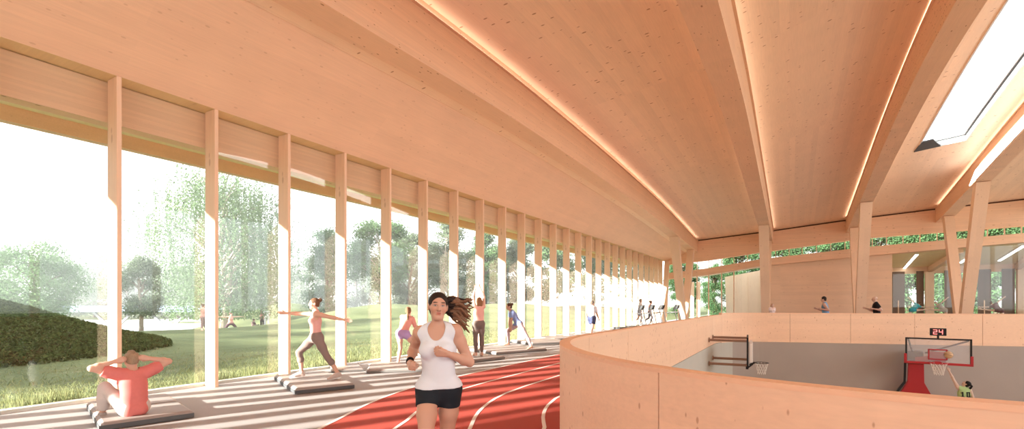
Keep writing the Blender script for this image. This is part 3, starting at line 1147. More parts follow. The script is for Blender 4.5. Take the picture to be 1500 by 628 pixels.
n = 90000
th, rr = R.uniform(0, 2 * np.pi, n), np.sqrt(R.random(n))
xs, ys = -20.2 + 6.0 * rr * np.cos(th), 2.0 + 6.6 * rr * np.sin(th)
zs = np.array([hgt(a, b) for a, b in zip(xs, ys)])
k = (zs > 0.18) & (xs < -12.5)
c = np.stack([xs, ys, zs + R.uniform(0, 0.14, n)], 1)[k]
V, F = leaves(R, c, 0.05)
M['cover'] = leaf_mat('dark_shade_leaves', (0.085, 0.11, 0.04, 1), 0.5)
o = np_mesh('berm_shade_leaves', V, F, M['cover'])
tag(o, 'dark green leaves added as shade on the rounded berm at the far left outside', 'shade leaves', kind='stuff')

# ---- trees
LEAF = {
    'fresh': leaf_mat('leaf_fresh_green', (0.155, 0.245, 0.115, 1)),
    'grey': leaf_mat('leaf_grey_green', (0.19, 0.24, 0.15, 1)),
    'weep': leaf_mat('leaf_willow_green', (0.165, 0.24, 0.125, 1)),
    'deep': leaf_mat('leaf_deep_green', (0.10, 0.19, 0.085, 1)),
}
BARK = plain('bark', (0.16, 0.12, 0.09, 1), 0.9, 0, 0.3, 9)
BARKL = plain('pale_bark', (0.42, 0.36, 0.30, 1), 0.9, 0, 0.3, 9)


def tree(name, loc, H, W, kind, seed, leaf='fresh', base=0.25, nl=7000, size=0.12, bark=None, clumps=46, label='', group=None):
    """thing > trunk, foliage. kind: round, column, weeping"""
    R = np.random.default_rng(seed)
    r = empty(name, loc, R.uniform(0, 6.28))
    tag(r, label, 'tree', group)
    tr = MB()
    top = H * 0.86
    bend = R.normal(0, 0.03 * H, (4, 2))
    bend[0] = 0
    tp = [Vector((bend[i][0], bend[i][1], top * i / 3)) for i in range(4)]
    r0 = 0.022 * H + 0.03
    tr.tube(tp, [r0, r0 * 0.75, r0 * 0.45, r0 * 0.12], 8)
    cs = []
    for i in range(clumps):
        u = R.random()
        if kind == 'column':
            h = base + (1 - base) * u
            rad = W / 2 * math.sin(math.pi * min(1, (h - base) / (1 - base) * 0.85 + 0.12)) ** 0.8
        else:
            h = base + (1 - base) * u
            rad = W / 2 * math.sqrt(max(0.02, 1 - ((h - (base + 1) / 2) / ((1 - base) / 2 * 1.06))**2))
        a = R.uniform(0, 2 * math.pi)
        q = rad * (0.55 + 0.42 * R.random())
        c = np.array([q * math.cos(a), q * math.sin(a), h * H * 0.97])
        cs.append(c)
        if i % 3 == 0:
            s = Vector((0, 0, max(base * H * 0.7, min(top * 0.9, c[2] - q * 0.8))))
            mid = (s + Vector(c)) / 2 + Vector((0, 0, 0.04 * H))
            tr.tube([s, mid, Vector(c)], [r0 * 0.35, r0 * 0.22, r0 * 0.07], 5)
    tr.build('trunk', bark or BARK, r, True)
    pts = []
    per = nl // clumps
    sg = W * (0.085 if kind != 'column' else 0.10)
    for c in cs:
        if kind == 'weeping':
            k = max(3, per // 22)
            st = c + R.normal(0, sg, (k, 3)) * np.array([1, 1, 0.6])
            for s in st:
                L = min(s[2] - 0.14 * H, R.uniform(0.12, 0.34) * H)
                t = R.random(22)
                p = np.stack([s[0] + R.normal(0, 0.05, 22), s[1] + R.normal(0, 0.05, 22), s[2] - t * L], 1)
                pts.append(p)
        else:
            pts.append(c + R.normal(0, sg, (per, 3)) * np.array([1, 1, 0.62]))
    P = np.concatenate(pts)
    V, F = leaves(R, P, size, 0.5, 0.8 if kind == 'weeping' else 0.0)
    np_mesh('foliage', V, F, LEAF[leaf], r)
    return r


def on_ray(px, Z):
    R_ = (px - 750) / 700 * Z
    return (R_ * C_ - Z * S_, R_ * S_ + Z * C_)


def tree_px(px, ytop, Z, Wpx, **kw):
    x, y = on_ray(px, Z)
    z = hgt(x, y) if x < -9.9 else 0
    H = EYE + (444 - ytop) * Z / 700 - z
    return tree(loc=(x, y, z - 0.05), H=H, W=Wpx * Z / 700, **kw)


tree_px(52, 356, 42, 112, name='maple_tree', kind='round', seed=11, leaf='fresh', base=0.30, nl=22000, size=0.10, clumps=70, label='rounded green tree with dark branches standing behind the berm at far left')
tree_px(207, 374, 26.5, 54, name='young_tree', kind='column', seed=12, leaf='grey', base=0.24, nl=13000, clumps=90, size=0.05, bark=BARKL, label='young slender tree between the first two columns, in front of the pavilion')
tree_px(324, 243, 38, 190, name='weeping_tree', kind='weeping', seed=13, leaf='weep', base=0.30, nl=60000, size=0.085, clumps=130, bark=BARKL, label='very tall weeping tree rising behind the second column')
tree_px(478, 333, 46, 62, name='fir_tree', kind='column', seed=14, leaf='deep', base=0.08, nl=14000, size=0.10, label='dark pointed tree behind the stretching woman with the bun')
tree_px(556, 322, 44, 84, name='plane_tree', kind='round', seed=15, leaf='fresh', base=0.25, nl=18000, size=0.11, bark=BARKL, label='light green spreading tree with a pale trunk behind the bent woman')
tree_px(602, 345, 52, 62, name='ash_tree', kind='round', seed=16, leaf='grey', base=0.15, nl=12000, size=0.12, label='grey green tree behind the gap left of the runner\'s head')
tree_px(655, 318, 50, 66, name='birch_tree', kind='column', seed=17, leaf='grey', base=0.12, nl=15000, size=0.11, bark=BARKL, label='tall loose grey green tree above the runner\'s head')
tree_px(712, 338, 50, 52, name='elm_tree', kind='column', seed=18, leaf='fresh', base=0.1, nl=14000, size=0.11, label='green tree above the woman with raised arms')
tree_px(760, 345, 54, 56, name='oak_tree', kind='round', seed=19, leaf='grey', base=0.1, nl=14000, size=0.12, label='grey green tree above the lunging woman in blue')
tree_px(812, 352, 60, 60, name='lime_tree', kind='round', seed=20, leaf='fresh', base=0.1, nl=7000, size=0.18, label='green tree seen between columns left of the parapet end')
tree_px(868, 358, 66, 64, name='beech_tree', kind='round', seed=21, leaf='deep', base=0.1, nl=7000, size=0.18, label='dark green tree seen between columns above the man in the white shirt')
tree_px(930, 360, 75, 70, name='poplar_tree', kind='round', seed=22, leaf='grey', base=0.1, nl=6000, size=0.2, label='pale tree seen between the far columns behind the treadmills')
for k, (x, y, h) in enumerate([(-27, -9, 6.0), (-32, -5, 6.5), (-24, -14, 6.5), (-37, 0, 6.5), (-30, -14, 7)]):
    tree('hedge_tree', (x, y, -0.1), h, 6.5, 'round', 60 + k, 'fresh', 0.08, 4000, 0.2, label='leafy tree on the lawn left of the picture, shading the grass', group='trees left of the picture')
# woodland edge far behind
proto = tree('woodland_tree', (0, 0, 0), 10.0, 8.0, 'round', 31, 'grey', 0.12, 9000, 0.17, label='hazy grey green tree', group='woodland trees on the horizon')
PL = ['far left edge', 'left of the first column', 'just left of the first column', 'just right of the first column', 'right of the young slender tree', 'left of the weeping tree',
      'behind the left side of the weeping tree', 'behind the weeping tree', 'left of the third column', 'behind the fir tree', 'left of the plane tree', 'behind the plane tree', 'behind the ash tree', 'behind the birch tree', 'behind the elm tree']
for k, (px, yt) in enumerate([(-15, 392), (100, 384), (140, 368), (185, 392), (240, 402), (262, 388), (285, 398), (350, 396), (400, 392), (452, 378), (520, 372), (580, 368), (625, 362), (680, 365), (735, 362)]):
    o = proto if k == 0 else copy_tree(proto)
    Z = 88 + (k * 37) % 25
    x, y = on_ray(px, Z)
    o.location = (x, y, hgt(x, y) - 0.1)
    s = (EYE + (444 - yt) * Z / 700 - hgt(x, y)) / 10.0
    o.scale = (s * 1.15, s * 1.15, s)
    o.rotation_euler = (0, 0, k * 1.7)
    o['label'] = 'hazy grey green woodland tree on the horizon, ' + PL[k]
# dense greenery beyond the far facade
proto = tree('evergreen_tree', (0, 0, 0), 10.0, 5.0, 'round', 41, 'deep', 0.02, 22000, 0.115, clumps=70, label='dense green tree', group='trees beyond the far wall')
FL = ['the tall window left of the pale annex', 'the high windows above the annex', 'the high windows left of the boarded wall', 'the high windows above the blue runner', 'the high windows above the man in black', 'the studio window behind the turquoise dancer', 'the studio window left of the large column', 'the studio window behind the large column', 'the studio window behind the maroon dancer', 'the high windows at the right edge', 'the glass beside the leaning post']
for k, (px, yt, Z) in enumerate([(1045, 385, 52), (1085, 352, 62), (1150, 340, 62), (1215, 335, 62), (1285, 325, 60), (1335, 322, 58), (1378, 312, 57), (1415, 305, 56), (1462, 300, 55), (1520, 292, 54), (1000, 372, 60)]):
    o = proto if k == 0 else copy_tree(proto)
    x, y = on_ray(px, Z)
    y = max(y, 55.5) if px > 1300 else y
    o.location = (x, y, -0.1)
    s = (EYE + (444 - yt) * Z / 700) / 10.0
    o.scale = (s * (0.8 if k == 0 else 1.0), s * (0.8 if k == 0 else 1.0), s)
    o.rotation_euler = (0, 0, k * 2.1)
    o['label'] = 'dense green tree seen through ' + FL[k]

# ---- pavilion / canopy with V struts, bleachers and the grey retaining wall on the lawn
gz = -1.65
a = Vector((*on_ray(28, 60), 0)); b = Vector((*on_ray(330, 62), 0))
pv = empty('canopy', ((a.x + b.x) / 2, (a.y + b.y) / 2, gz))
tag(pv, 'long low pale blue canopy on V struts far across the lawn', 'canopy')
c = (a + b) / 2
A, B = a - c, b - c
up = Vector((0, 0, 1))
CANOPY = plain('pale_blue_metal', (0.24, 0.31, 0.44, 1), 0.5)
m = MB().bar(A + up * 2.55, B + up * 2.55, 3.4, 0.75)
m.build('roof', CANOPY, pv)
for t in (0.12, 0.45, 0.72, 0.93):
    p = A.lerp(B, t)
    q = (B - A).normalized()
    for s in (-1, 1):
        MB().bar(p + q * (s * 0.2), p + q * (s * 2.4) + up * 2.18, 0.26, 0.26).build('strut', M['steel'], pv)
BLEACH = plain('grey_bench', (0.30, 0.32, 0.36, 1), 0.7)
st = empty('bleacher', (0, 0, 0))
tag(st, 'pale stepped bleachers below the canopy across the lawn', 'bleachers')
for j in range(4):
    Zj = 55 - j * 4.0
    p0 = Vector((*on_ray(60 + 12 * j, Zj), gz + 0.62 - 0.17 * j)); p1 = Vector((*on_ray(338, Zj + 1), gz + 0.62 - 0.17 * j))
    MB().bar(p0, p1, 1.5, 0.26).build('step', BLEACH, st)
struct(MB().prism([(-120, -25), (-46, -25), (-46, 22), (-72, 46), (-120, 60)], 2, gz - 0.4, gz + 0.03).build('plaza', M['concrete']))
c = Vector((*on_ray(350, 36), -0.55))
pl = empty('lawn_terrace', c)
tag(pl, 'pale paved terrace on the lawn where people stand and exercise', 'terrace')
m = MB()
vv = [Vector((*on_ray(px, Z), 0)) for px, Z in ((320, 31.5), (352, 29.5), (400, 41.5), (328, 43))]
m.add([(v.x - c.x, v.y - c.y, h) for h in (-1.0, 0) for v in vv], [(3, 2, 1, 0), (4, 5, 6, 7), (0, 1, 5, 4), (1, 2, 6, 5), (2, 3, 7, 6), (3, 0, 4, 7)])
m.build('paving', M['concrete'], pl)
# ------------------------------------------------------------------ people: one continuous surface each, grown from tapered limbs
def nrm(v):
    v = np.asarray(v, float)
    return v / (np.linalg.norm(v) + 1e-12)


class Field:
    """signed-distance field on a grid; each shape is blended in locally"""

    def __init__(self, lo, hi, vox):
        self.lo = np.asarray(lo, float)
        self.vox = vox
        self.n = np.ceil((np.asarray(hi) - self.lo) / vox).astype(int) + 1
        self.a = np.full(self.n, 0.25, np.float32)

    def sub(self, lo, hi):
        i0 = np.clip(np.floor((lo - self.lo) / self.vox).astype(int), 0, self.n)
        i1 = np.clip(np.ceil((hi - self.lo) / self.vox).astype(int) + 1, 0, self.n)
        sl = tuple(slice(a, b) for a, b in zip(i0, i1))
        ax = [self.lo[k] + self.vox * np.arange(i0[k], i1[k]) for k in range(3)]
        return sl, np.stack(np.meshgrid(*ax, indexing='ij'), -1)

    def dist(self, p, P):
        if p['t'] == 'cone':
            a, b = p['a'], p['b']
            ba = b - a
            t = np.clip(((P - a) @ ba) / (ba @ ba + 1e-12), 0, 1)
            q = P - a - t[..., None] * ba
            r = p['ra'] + (p['rb'] - p['ra']) * t
            if p.get('flat'):
                n, f = p['flat']
                q = q + (q @ n)[..., None] * n * (1 / f - 1)
                d = (np.linalg.norm(q, axis=-1) - r) * (0.5 + 0.5 * f)
            else:
                d = np.linalg.norm(q, axis=-1) - r
        else:
            q = (P - p['c']) @ p['R']
            r = np.asarray(p['r'])
            k0 = np.linalg.norm(q / r, axis=-1)
            k1 = np.linalg.norm(q / (r * r), axis=-1) + 1e-9
            d = k0 * (k0 - 1) / k1
        for c0, n in p.get('clip', ()):
            d = np.maximum(d, (P - c0) @ n)
        return d

    def box(self, p, m):
        if p['t'] == 'cone':
            r = max(p['ra'], p['rb']) + m
            return np.minimum(p['a'], p['b']) - r, np.maximum(p['a'], p['b']) + r
        r = max(p['r']) + m
        return p['c'] - r, p['c'] + r

    def add(self, p, k=None):
        k = p.get('k', 0.02) if k is None else k
        lo, hi = self.box(p, k + 2.5 * self.vox)
        sl, P = self.sub(lo, hi)
        if P.size == 0:
            return
        d = self.dist(p, P)
        A = self.a[sl]
        h = np.clip(k - np.abs(A - d), 0, None) / k
        self.a[sl] = np.minimum(A, d) - h * h * k * 0.25

    def cut(self, p, k=0.004):
        lo, hi = self.box(p, k + 2.5 * self.vox)
        sl, P = self.sub(lo, hi)
        if P.size == 0:
            return
        d = -self.dist(p, P)
        A = self.a[sl]
        h = np.clip(k - np.abs(A - d), 0, None) / k
        self.a[sl] = np.maximum(A, d) + h * h * k * 0.25

    def plane(self, c0, n):
        sl, P = self.sub(self.lo, self.lo + self.vox * self.n)
        self.a[sl] = np.maximum(self.a[sl], (P - c0) @ n)

    def mesh(self):
        """surface nets"""
        s = self.a < 0
        c = np.zeros(self.n - 1, np.int8)
        for i in (0, 1):
            for j in (0, 1):
                for k in (0, 1):
                    c += s[i:self.n[0] - 1 + i, j:self.n[1] - 1 + j, k:self.n[2] - 1 + k]
        idx = np.argwhere((c > 0) & (c < 8))
        if len(idx) == 0:
            return np.zeros((0, 3)), np.zeros((0, 4), int)
        lut = np.full(self.n - 1, -1, np.int64)
        lut[tuple(idx.T)] = np.arange(len(idx))
        co = np.array([(i, j, k) for i in (0, 1) for j in (0, 1) for k in (0, 1)])
        val = np.stack([self.a[tuple((idx + o).T)] for o in co], 1)
        acc = np.zeros((len(idx), 3))
        cnt = np.zeros(len(idx))
        for e0 in range(8):
            for e1 in range(e0 + 1, 8):
                if np.abs(co[e0] - co[e1]).sum() != 1:
                    continue
                m = (val[:, e0] < 0) != (val[:, e1] < 0)
                t = val[m, e0] / (val[m, e0] - val[m, e1])
                acc[m] += co[e0] + t[:, None] * (co[e1] - co[e0])
                cnt[m] += 1
        V = self.lo + self.vox * (idx + acc / cnt[:, None])
        F = []
        for ax in range(3):
            o = np.zeros(3, int)
            o[ax] = 1
            lo = [0 if k == ax else 1 for k in range(3)]
            hi = [self.n[k] - 1 for k in range(3)]
            A = s[lo[0]:hi[0], lo[1]:hi[1], lo[2]:hi[2]]
            B = s[lo[0] + o[0]:hi[0] + o[0], lo[1] + o[1]:hi[1] + o[1], lo[2] + o[2]:hi[2] + o[2]]
            e = np.argwhere(A != B)
            flip = A[tuple(e.T)]
            e = e + np.array(lo)
            u, v = (ax + 1) % 3, (ax + 2) % 3
            du, dv = np.zeros(3, int), np.zeros(3, int)
            du[u] = 1
            dv[v] = 1
            q = np.stack([lut[tuple((e - du - dv).T)], lut[tuple((e - dv).T)], lut[tuple(e.T)], lut[tuple((e - du).T)]], 1)
            q[~flip] = q[~flip][:, ::-1]
            F.append(q)
        return V, np.concatenate(F)


def cone(a, b, ra, rb, k=0.02, flat=None, clip=()):
    return dict(t='cone', a=np.asarray(a, float), b=np.asarray(b, float), ra=ra, rb=rb, k=k, flat=flat, clip=list(clip))


def ell(c, r, R=None, k=0.02):
    return dict(t='ell', c=np.asarray(c, float), r=list(r), R=np.eye(3) if R is None else R, k=k, clip=[])


def grow(p, d, clip=()):
    q = dict(p)
    q['clip'] = list(p.get('clip', ())) + list(clip)
    if p['t'] == 'cone':
        q['ra'] += d
        q['rb'] += d
    else:
        q['r'] = [x + d for x in p['r']]
    return q


def field_of(prims, vox, cuts=(), planes=()):
    lo = np.min([np.minimum(p['a'], p['b']) - max(p['ra'], p['rb']) if p['t'] == 'cone' else p['c'] - max(p['r']) for p in prims], 0) - 3 * vox
    hi = np.max([np.maximum(p['a'], p['b']) + max(p['ra'], p['rb']) if p['t'] == 'cone' else p['c'] + max(p['r']) for p in prims], 0) + 3 * vox
    f = Field(lo, hi, vox)
    for p in prims:
        f.add(p)
    for p in cuts:
        f.cut(p, p.get('k', 0.004))
    for c0, n in planes:
        f.plane(c0, n)
    return f


def skin_object(name, V, F, mat, parent, cols=None):
    o = np_mesh(name, V, F, mat, parent)
    me = o.data
    me.polygons.foreach_set('use_smooth', np.ones(len(F), bool))
    if cols is not None:
        at_ = me.color_attributes.new('tone', 'FLOAT_COLOR', 'POINT')
        at_.data.foreach_set('color', np.asarray(cols, np.float32).ravel())
    return o


_mats = {}


def cloth(name, col, rough=0.8, noise=0.06, scale=30):
    key = (name, tuple(col))
    if key not in _mats:
        _mats[key] = plain(name, col, rough, 0, noise, scale, spec=0.2)
    return _mats[key]


def skin_mat():
    if 'skin' not in _mats:
        m, n, l, b = new_mat('skin')
        a = n.new('ShaderNodeAttribute')
        a.attribute_name = 'tone'
        l.new(a.outputs['Color'], b.inputs['Base Color'])
        b.inputs['Roughness'].default_value = 0.55
        b.inputs['Specular IOR Level'].default_value = 0.3
        _mats['skin'] = m
    return _mats['skin']


def body(H, pose, female=True, fingers=True, face=False):
    """joints and shapes of a posed figure; x = its right, y = its front, z = up, hips at the origin"""
    s = H / 1.72
    B = {}
    bw = pose.get('build', 1.0)
    t = nrm(pose.get('torso', (0, 0, 1)))
    tw = pose.get('twist', 0.0)
    r0 = np.array([math.cos(tw), math.sin(tw), 0.0])
    r = nrm(r0 - t * (r0 @ t))
    f = np.cross(t, r)
    ct = nrm(pose.get('chest', t))                       # chest may bend against the hips
    cr_ = nrm(r - ct * (r @ ct))
    cf = np.cross(ct, cr_)
    pr = nrm(np.asarray(pose.get('hip_axis', (1, 0, 0)), float))
    pf = nrm(np.cross(t, pr))
    P = np.zeros(3)
    W = P + t * 0.17 * s
    Cc = W + ct * 0.15 * s
    U = W + ct * 0.265 * s
    N = W + ct * 0.325 * s
    g = 1.0 if female else 1.10
    sw = (0.141 if female else 0.178) * s * pose.get('shoulders', 1.0)
    J = dict(P=P, W=W, C=Cc, U=U, N=N, t=t, ct=ct, r=cr_, f=cf)
    T = []
    T.append(cone(P - pr * 0.062 * s, P + pr * 0.062 * s, 0.108 * s * bw, 0.108 * s * bw, 0.04, (pf, 0.92)))
    for q in (-1, 1):
        T.append(ell(P + pr * q * 0.065 * s * bw - pf * 0.042 * s - t * 0.015 * s, (0.082 * s, 0.085 * s, 0.09 * s), np.stack([pr, pf, t], 1), 0.04))
    T.append(cone(P + t * 0.05 * s, W, 0.142 * s * bw, (0.116 if female else 0.142) * s * bw, 0.05, (f, 0.70)))
    T.append(cone(W, Cc, (0.116 if female else 0.142) * s * bw, 0.138 * s * g * bw, 0.05, (cf, 0.74)))
    T.append(cone(Cc, U, 0.138 * s * g * bw, 0.112 * s * g * bw, 0.05, (cf, 0.70)))
    if female:
        for q in (-1, 1):
            T.append(ell(Cc + cr_ * q * 0.066 * s + cf * 0.075 * s + ct * 0.005, (0.058 * s, 0.05 * s, 0.055 * s), np.stack([cr_, cf, ct], 1), 0.035))
    else:
        for q in (-1, 1):
            T.append(ell(Cc + cr_ * q * 0.075 * s + cf * 0.065 * s + ct * 0.045, (0.075 * s, 0.035 * s, 0.055 * s), np.stack([cr_, cf, ct], 1), 0.04))
    B['torso'] = T
    sh = {}
    B['shoulder'] = []
    shr = pose.get('shrug', {})
    for side, q in (('l', -1), ('r', 1)):
        Sj = W + ct * (0.285 + shr.get(side, 0.0)) * s + cr_ * q * sw
        sh[side] = Sj
        B['shoulder'].append(cone(U + ct * 0.005 * s + cr_ * q * 0.05 * s, Sj, 0.058 * s, 0.050 * s * g, 0.04))
        B['shoulder'].append(cone(N - ct * 0.01 * s, Sj - cr_ * q * 0.03 * s, 0.042 * s, 0.040 * s * g, 0.04))
    # neck and head
    hu = nrm(pose.get('head_up', ct * 0.6 + np.array([0, 0, 0.4])))
    yaw = pose.get('head_yaw', 0.0)
    hf0 = cf * math.cos(yaw) + cr_ * math.sin(yaw)
    hf = nrm(hf0 - hu * (hf0 @ hu))
    if 'gaze' in pose:
        g0 = nrm(pose['gaze'])
        hf = g0
        hu = nrm(hu - hf * (hu @ hf))
    hr = np.cross(hf, hu)
    nd = nrm(ct * 0.6 + hu * 0.4 + cf * 0.25)
    hs = (0.96 if female else 1.0) * (H / 1.72) ** 0.5 * pose.get('head_scale', 1.0)
    base_ = N + nd * 0.075 * s
    Hc = base_ + hu * 0.095 * hs + hf * 0.012
    J.update(hc=Hc, hu=hu, hf=hf, hr=hr, hs=hs)
    B['neck'] = [cone(N - ct * 0.03 * s, base_ + hu * 0.03, (0.046 if female else 0.06) * s, (0.043 if female else 0.056) * s, 0.022)]
    X = lambda a, b, c: Hc + (hr * a + hf * b + hu * c) * hs
    RH = np.stack([hr, hf, hu], 1)
    sc = lambda *v: tuple(x * hs for x in v)
    Hd = [ell(X(0, -0.012, 0.030), sc(0.073, 0.092, 0.083), RH, 0.02),
          ell(X(0, 0.018, -0.028), sc(0.056 if female else 0.060, 0.068, 0.086), RH, 0.03),
          cone(X(-0.020, 0.054, -0.086), X(0.020, 0.054, -0.086), 0.020 * hs, 0.020 * hs, 0.025),
          ell(X(0, 0.066, -0.092), sc(0.020, 0.016, 0.016), RH, 0.02),
          cone(X(0, 0.084, 0.012), X(0, 0.102, -0.022), 0.008 * hs, 0.0125 * hs, 0.012),
          cone(X(-0.010, 0.090, -0.026), X(0.010, 0.090, -0.026), 0.009 * hs, 0.009 * hs, 0.008)]
    for q in (-1, 1):
        Hd.append(ell(X(q * 0.040, 0.055, -0.022), sc(0.024, 0.024, 0.022), RH, 0.03))
        Hd.append(ell(X(q * 0.074, -0.006, -0.004), sc(0.009, 0.020, 0.031), RH, 0.008))
    Hd.append(cone(X(-0.034, 0.071, 0.030), X(0.034, 0.071, 0.030), 0.014 * hs, 0.014 * hs, 0.02))
    Hd.append(cone(X(-0.016, 0.080, -0.049), X(0.016, 0.080, -0.049), 0.007 * hs, 0.007 * hs, 0.008))
    Hd.append(cone(X(-0.013, 0.079, -0.059), X(0.013, 0.079, -0.059), 0.008 * hs, 0.008 * hs, 0.008))
    B['head'] = Hd
    B['head_cut'] = [ell(X(q * 0.031, 0.092, 0.010), sc(0.017, 0.013, 0.010), RH, 0.008) for q in (-1, 1)]
    B['eyes'] = [ell(X(q * 0.031, 0.068, 0.009), sc(0.0135, 0.0135, 0.0125), RH, 0.003) for q in (-1, 1)]
    J['X'] = X
    J['RH'] = RH
    # legs
    for side, q in (('l', -1), ('r', 1)):
        th, shn, ft = [np.asarray(v, float) if v is not None else None for v in pose[side + 'l']]
        th, shn = nrm(th), nrm(shn)
        hj = P + pr * q * 0.088 * s
        K = hj + th * 0.415 * s
        A = K + shn * 0.405 * s
        ft = nrm(ft if ft is not None else (0, 1, -0.1))
        ft = nrm(ft)
        back = nrm(ft - shn * (ft @ shn)) * -1
        mid = hj + th * 0.20 * s
        m = 1.0 if female else 1.04
        B[side + 'thigh'] = [cone(hj, mid, 0.088 * s * m, 0.075 * s * m, 0.04), cone(mid, K, 0.075 * s * m, 0.051 * s * m, 0.03)]
        B[side + 'shin'] = [cone(K, K + shn * 0.05 * s, 0.050 * s, 0.048 * s, 0.02), cone(K + shn * 0.04 * s, K + shn * 0.15 * s + back * 0.014 * s, 0.047 * s, 0.052 * s * m, 0.03),
                            cone(K + shn * 0.15 * s + back * 0.014 * s, A, 0.052 * s * m, 0.032 * s, 0.03)]
        up_ = nrm(-shn - ft * (-shn @ ft))
        heel = A + back * 0.022 * s - up_ * 0.045 * s
        ball = A + ft * 0.125 * s - up_ * 0.052 * s
        toe = A + ft * 0.185 * s - up_ * 0.057 * s
        B[side + 'foot'] = [cone(A, heel, 0.034 * s, 0.031 * s, 0.02), cone(A, ball, 0.036 * s, 0.030 * s, 0.02), cone(heel, ball, 0.028 * s, 0.030 * s, 0.02),
                            cone(ball, toe, 0.032 * s, 0.022 * s, 0.02, (up_, 0.7))]
        J.update({side + 'hj': hj, side + 'k': K, side + 'a': A, side + 'th': th, side + 'sh': shn, side + 'ft': ft, side + 'up': up_})
    # arms and hands
    for side, q in (('l', -1), ('r', 1)):
        ua, fa = pose[side + 'a']
        ua = nrm(ua)
        E = sh[side] + ua * 0.285 * s
        if isinstance(fa, str) or (hasattr(fa, '__len__') and len(fa) == 4):     # reach for a point in head space
            tgt = X(*fa[:3])
            fa = nrm(tgt - E)
        else:
            fa = nrm(fa)
        Wr = E + fa * 0.240 * s
        g2 = 1.0 if female else 1.18
        B[side + 'uarm'] = [cone(sh[side], sh[side] + ua * 0.09 * s, 0.049 * s * g2, 0.047 * s * g2, 0.03), cone(sh[side] + ua * 0.09 * s, E, 0.047 * s * g2, 0.036 * s * g2, 0.02)]
        B[side + 'farm'] = [cone(E, E + fa * 0.07 * s, 0.036 * s * g2, 0.039 * s * g2, 0.02), cone(E + fa * 0.07 * s, Wr, 0.039 * s * g2, 0.024 * s * g2, 0.02)]
        hd = nrm(pose.get(side + 'hd', fa))
        hint = nrm(pose.get(side + 'thumb', cf))
        tb = nrm(hint - hd * (hint @ hd))
        pn = np.cross(tb, hd) if side == 'r' else np.cross(hd, tb)
        curl = pose.get(side + 'curl', 0.25)
        hs2 = s * (0.94 if female else 1.04)
        wd = Wr + hd * 0.01
        Hn = []
        spread = pose.get(side + 'spread', 0.06)
        for i, (off, ln, bl) in enumerate(((0.027, 0.072, 0.088), (0.009, 0.080, 0.091), (-0.009, 0.074, 0.087), (-0.026, 0.058, 0.080))):
            kn = wd + (hd * bl + tb * off) * hs2
            Hn.append(cone(wd + tb * off * 0.55 * hs2, kn, 0.0145 * hs2, 0.0125 * hs2, 0.012))
            dd = nrm(hd + tb * off / 0.027 * spread)
            p_ = kn
            for fr, rr, ang in ((0.42, 0.0098, 70), (0.32, 0.0088, 95), (0.26, 0.0078, 65)):
                a_ = math.radians(ang) * curl
                dd = nrm(dd * math.cos(a_) + pn * math.sin(a_))
                pn2 = nrm(pn - dd * (pn @ dd))
                nx_ = p_ + dd * ln * fr * hs2
                Hn.append(cone(p_, nx_, rr * hs2, rr * 0.92 * hs2, 0.004))
                p_ = nx_
                pn_keep = pn
                pn = nrm(np.cross(np.cross(dd, pn2), dd)) if np.linalg.norm(pn2) > 1e-6 else pn
            pn = np.cross(tb, hd) if side == 'r' else np.cross(hd, tb)
        tb0 = wd + (hd * 0.022 + tb * 0.020) * hs2
        d1 = nrm(hd * (0.62 + 0.15 * curl) + tb * (0.72 - 0.60 * curl) + pn * (0.25 + 0.42 * curl))
        d2 = nrm(hd * (0.85 - 0.70 * curl) + tb * (0.35 - 1.20 * curl) + pn * (0.25 - 0.05 * curl))
        p1 = tb0 + d1 * 0.048 * hs2
        p2 = p1 + d2 * 0.034 * hs2
        p3 = p2 + d2 * 0.026 * hs2
        Hn += [cone(tb0, p1, 0.0145 * hs2, 0.0115 * hs2, 0.010), cone(p1, p2, 0.0105 * hs2, 0.0100 * hs2, 0.005), cone(p2, p3, 0.0098 * hs2, 0.0085 * hs2, 0.004)]
        B[side + 'hand'] = Hn
        J.update({side + 's': sh[side], side + 'e': E, side + 'w': Wr, side + 'ua': ua, side + 'fa': fa, side + 'hdir': hd, side + 'palm': wd + hd * 0.05 * hs2 + pn * 0.02})
    J['s'] = s
    return B, J


BODY_ORDER = ['torso', 'shoulder', 'neck', 'lthigh', 'rthigh', 'lshin', 'rshin', 'lfoot', 'rfoot', 'luarm', 'ruarm', 'lfarm', 'rfarm', 'lhand', 'rhand', 'head']


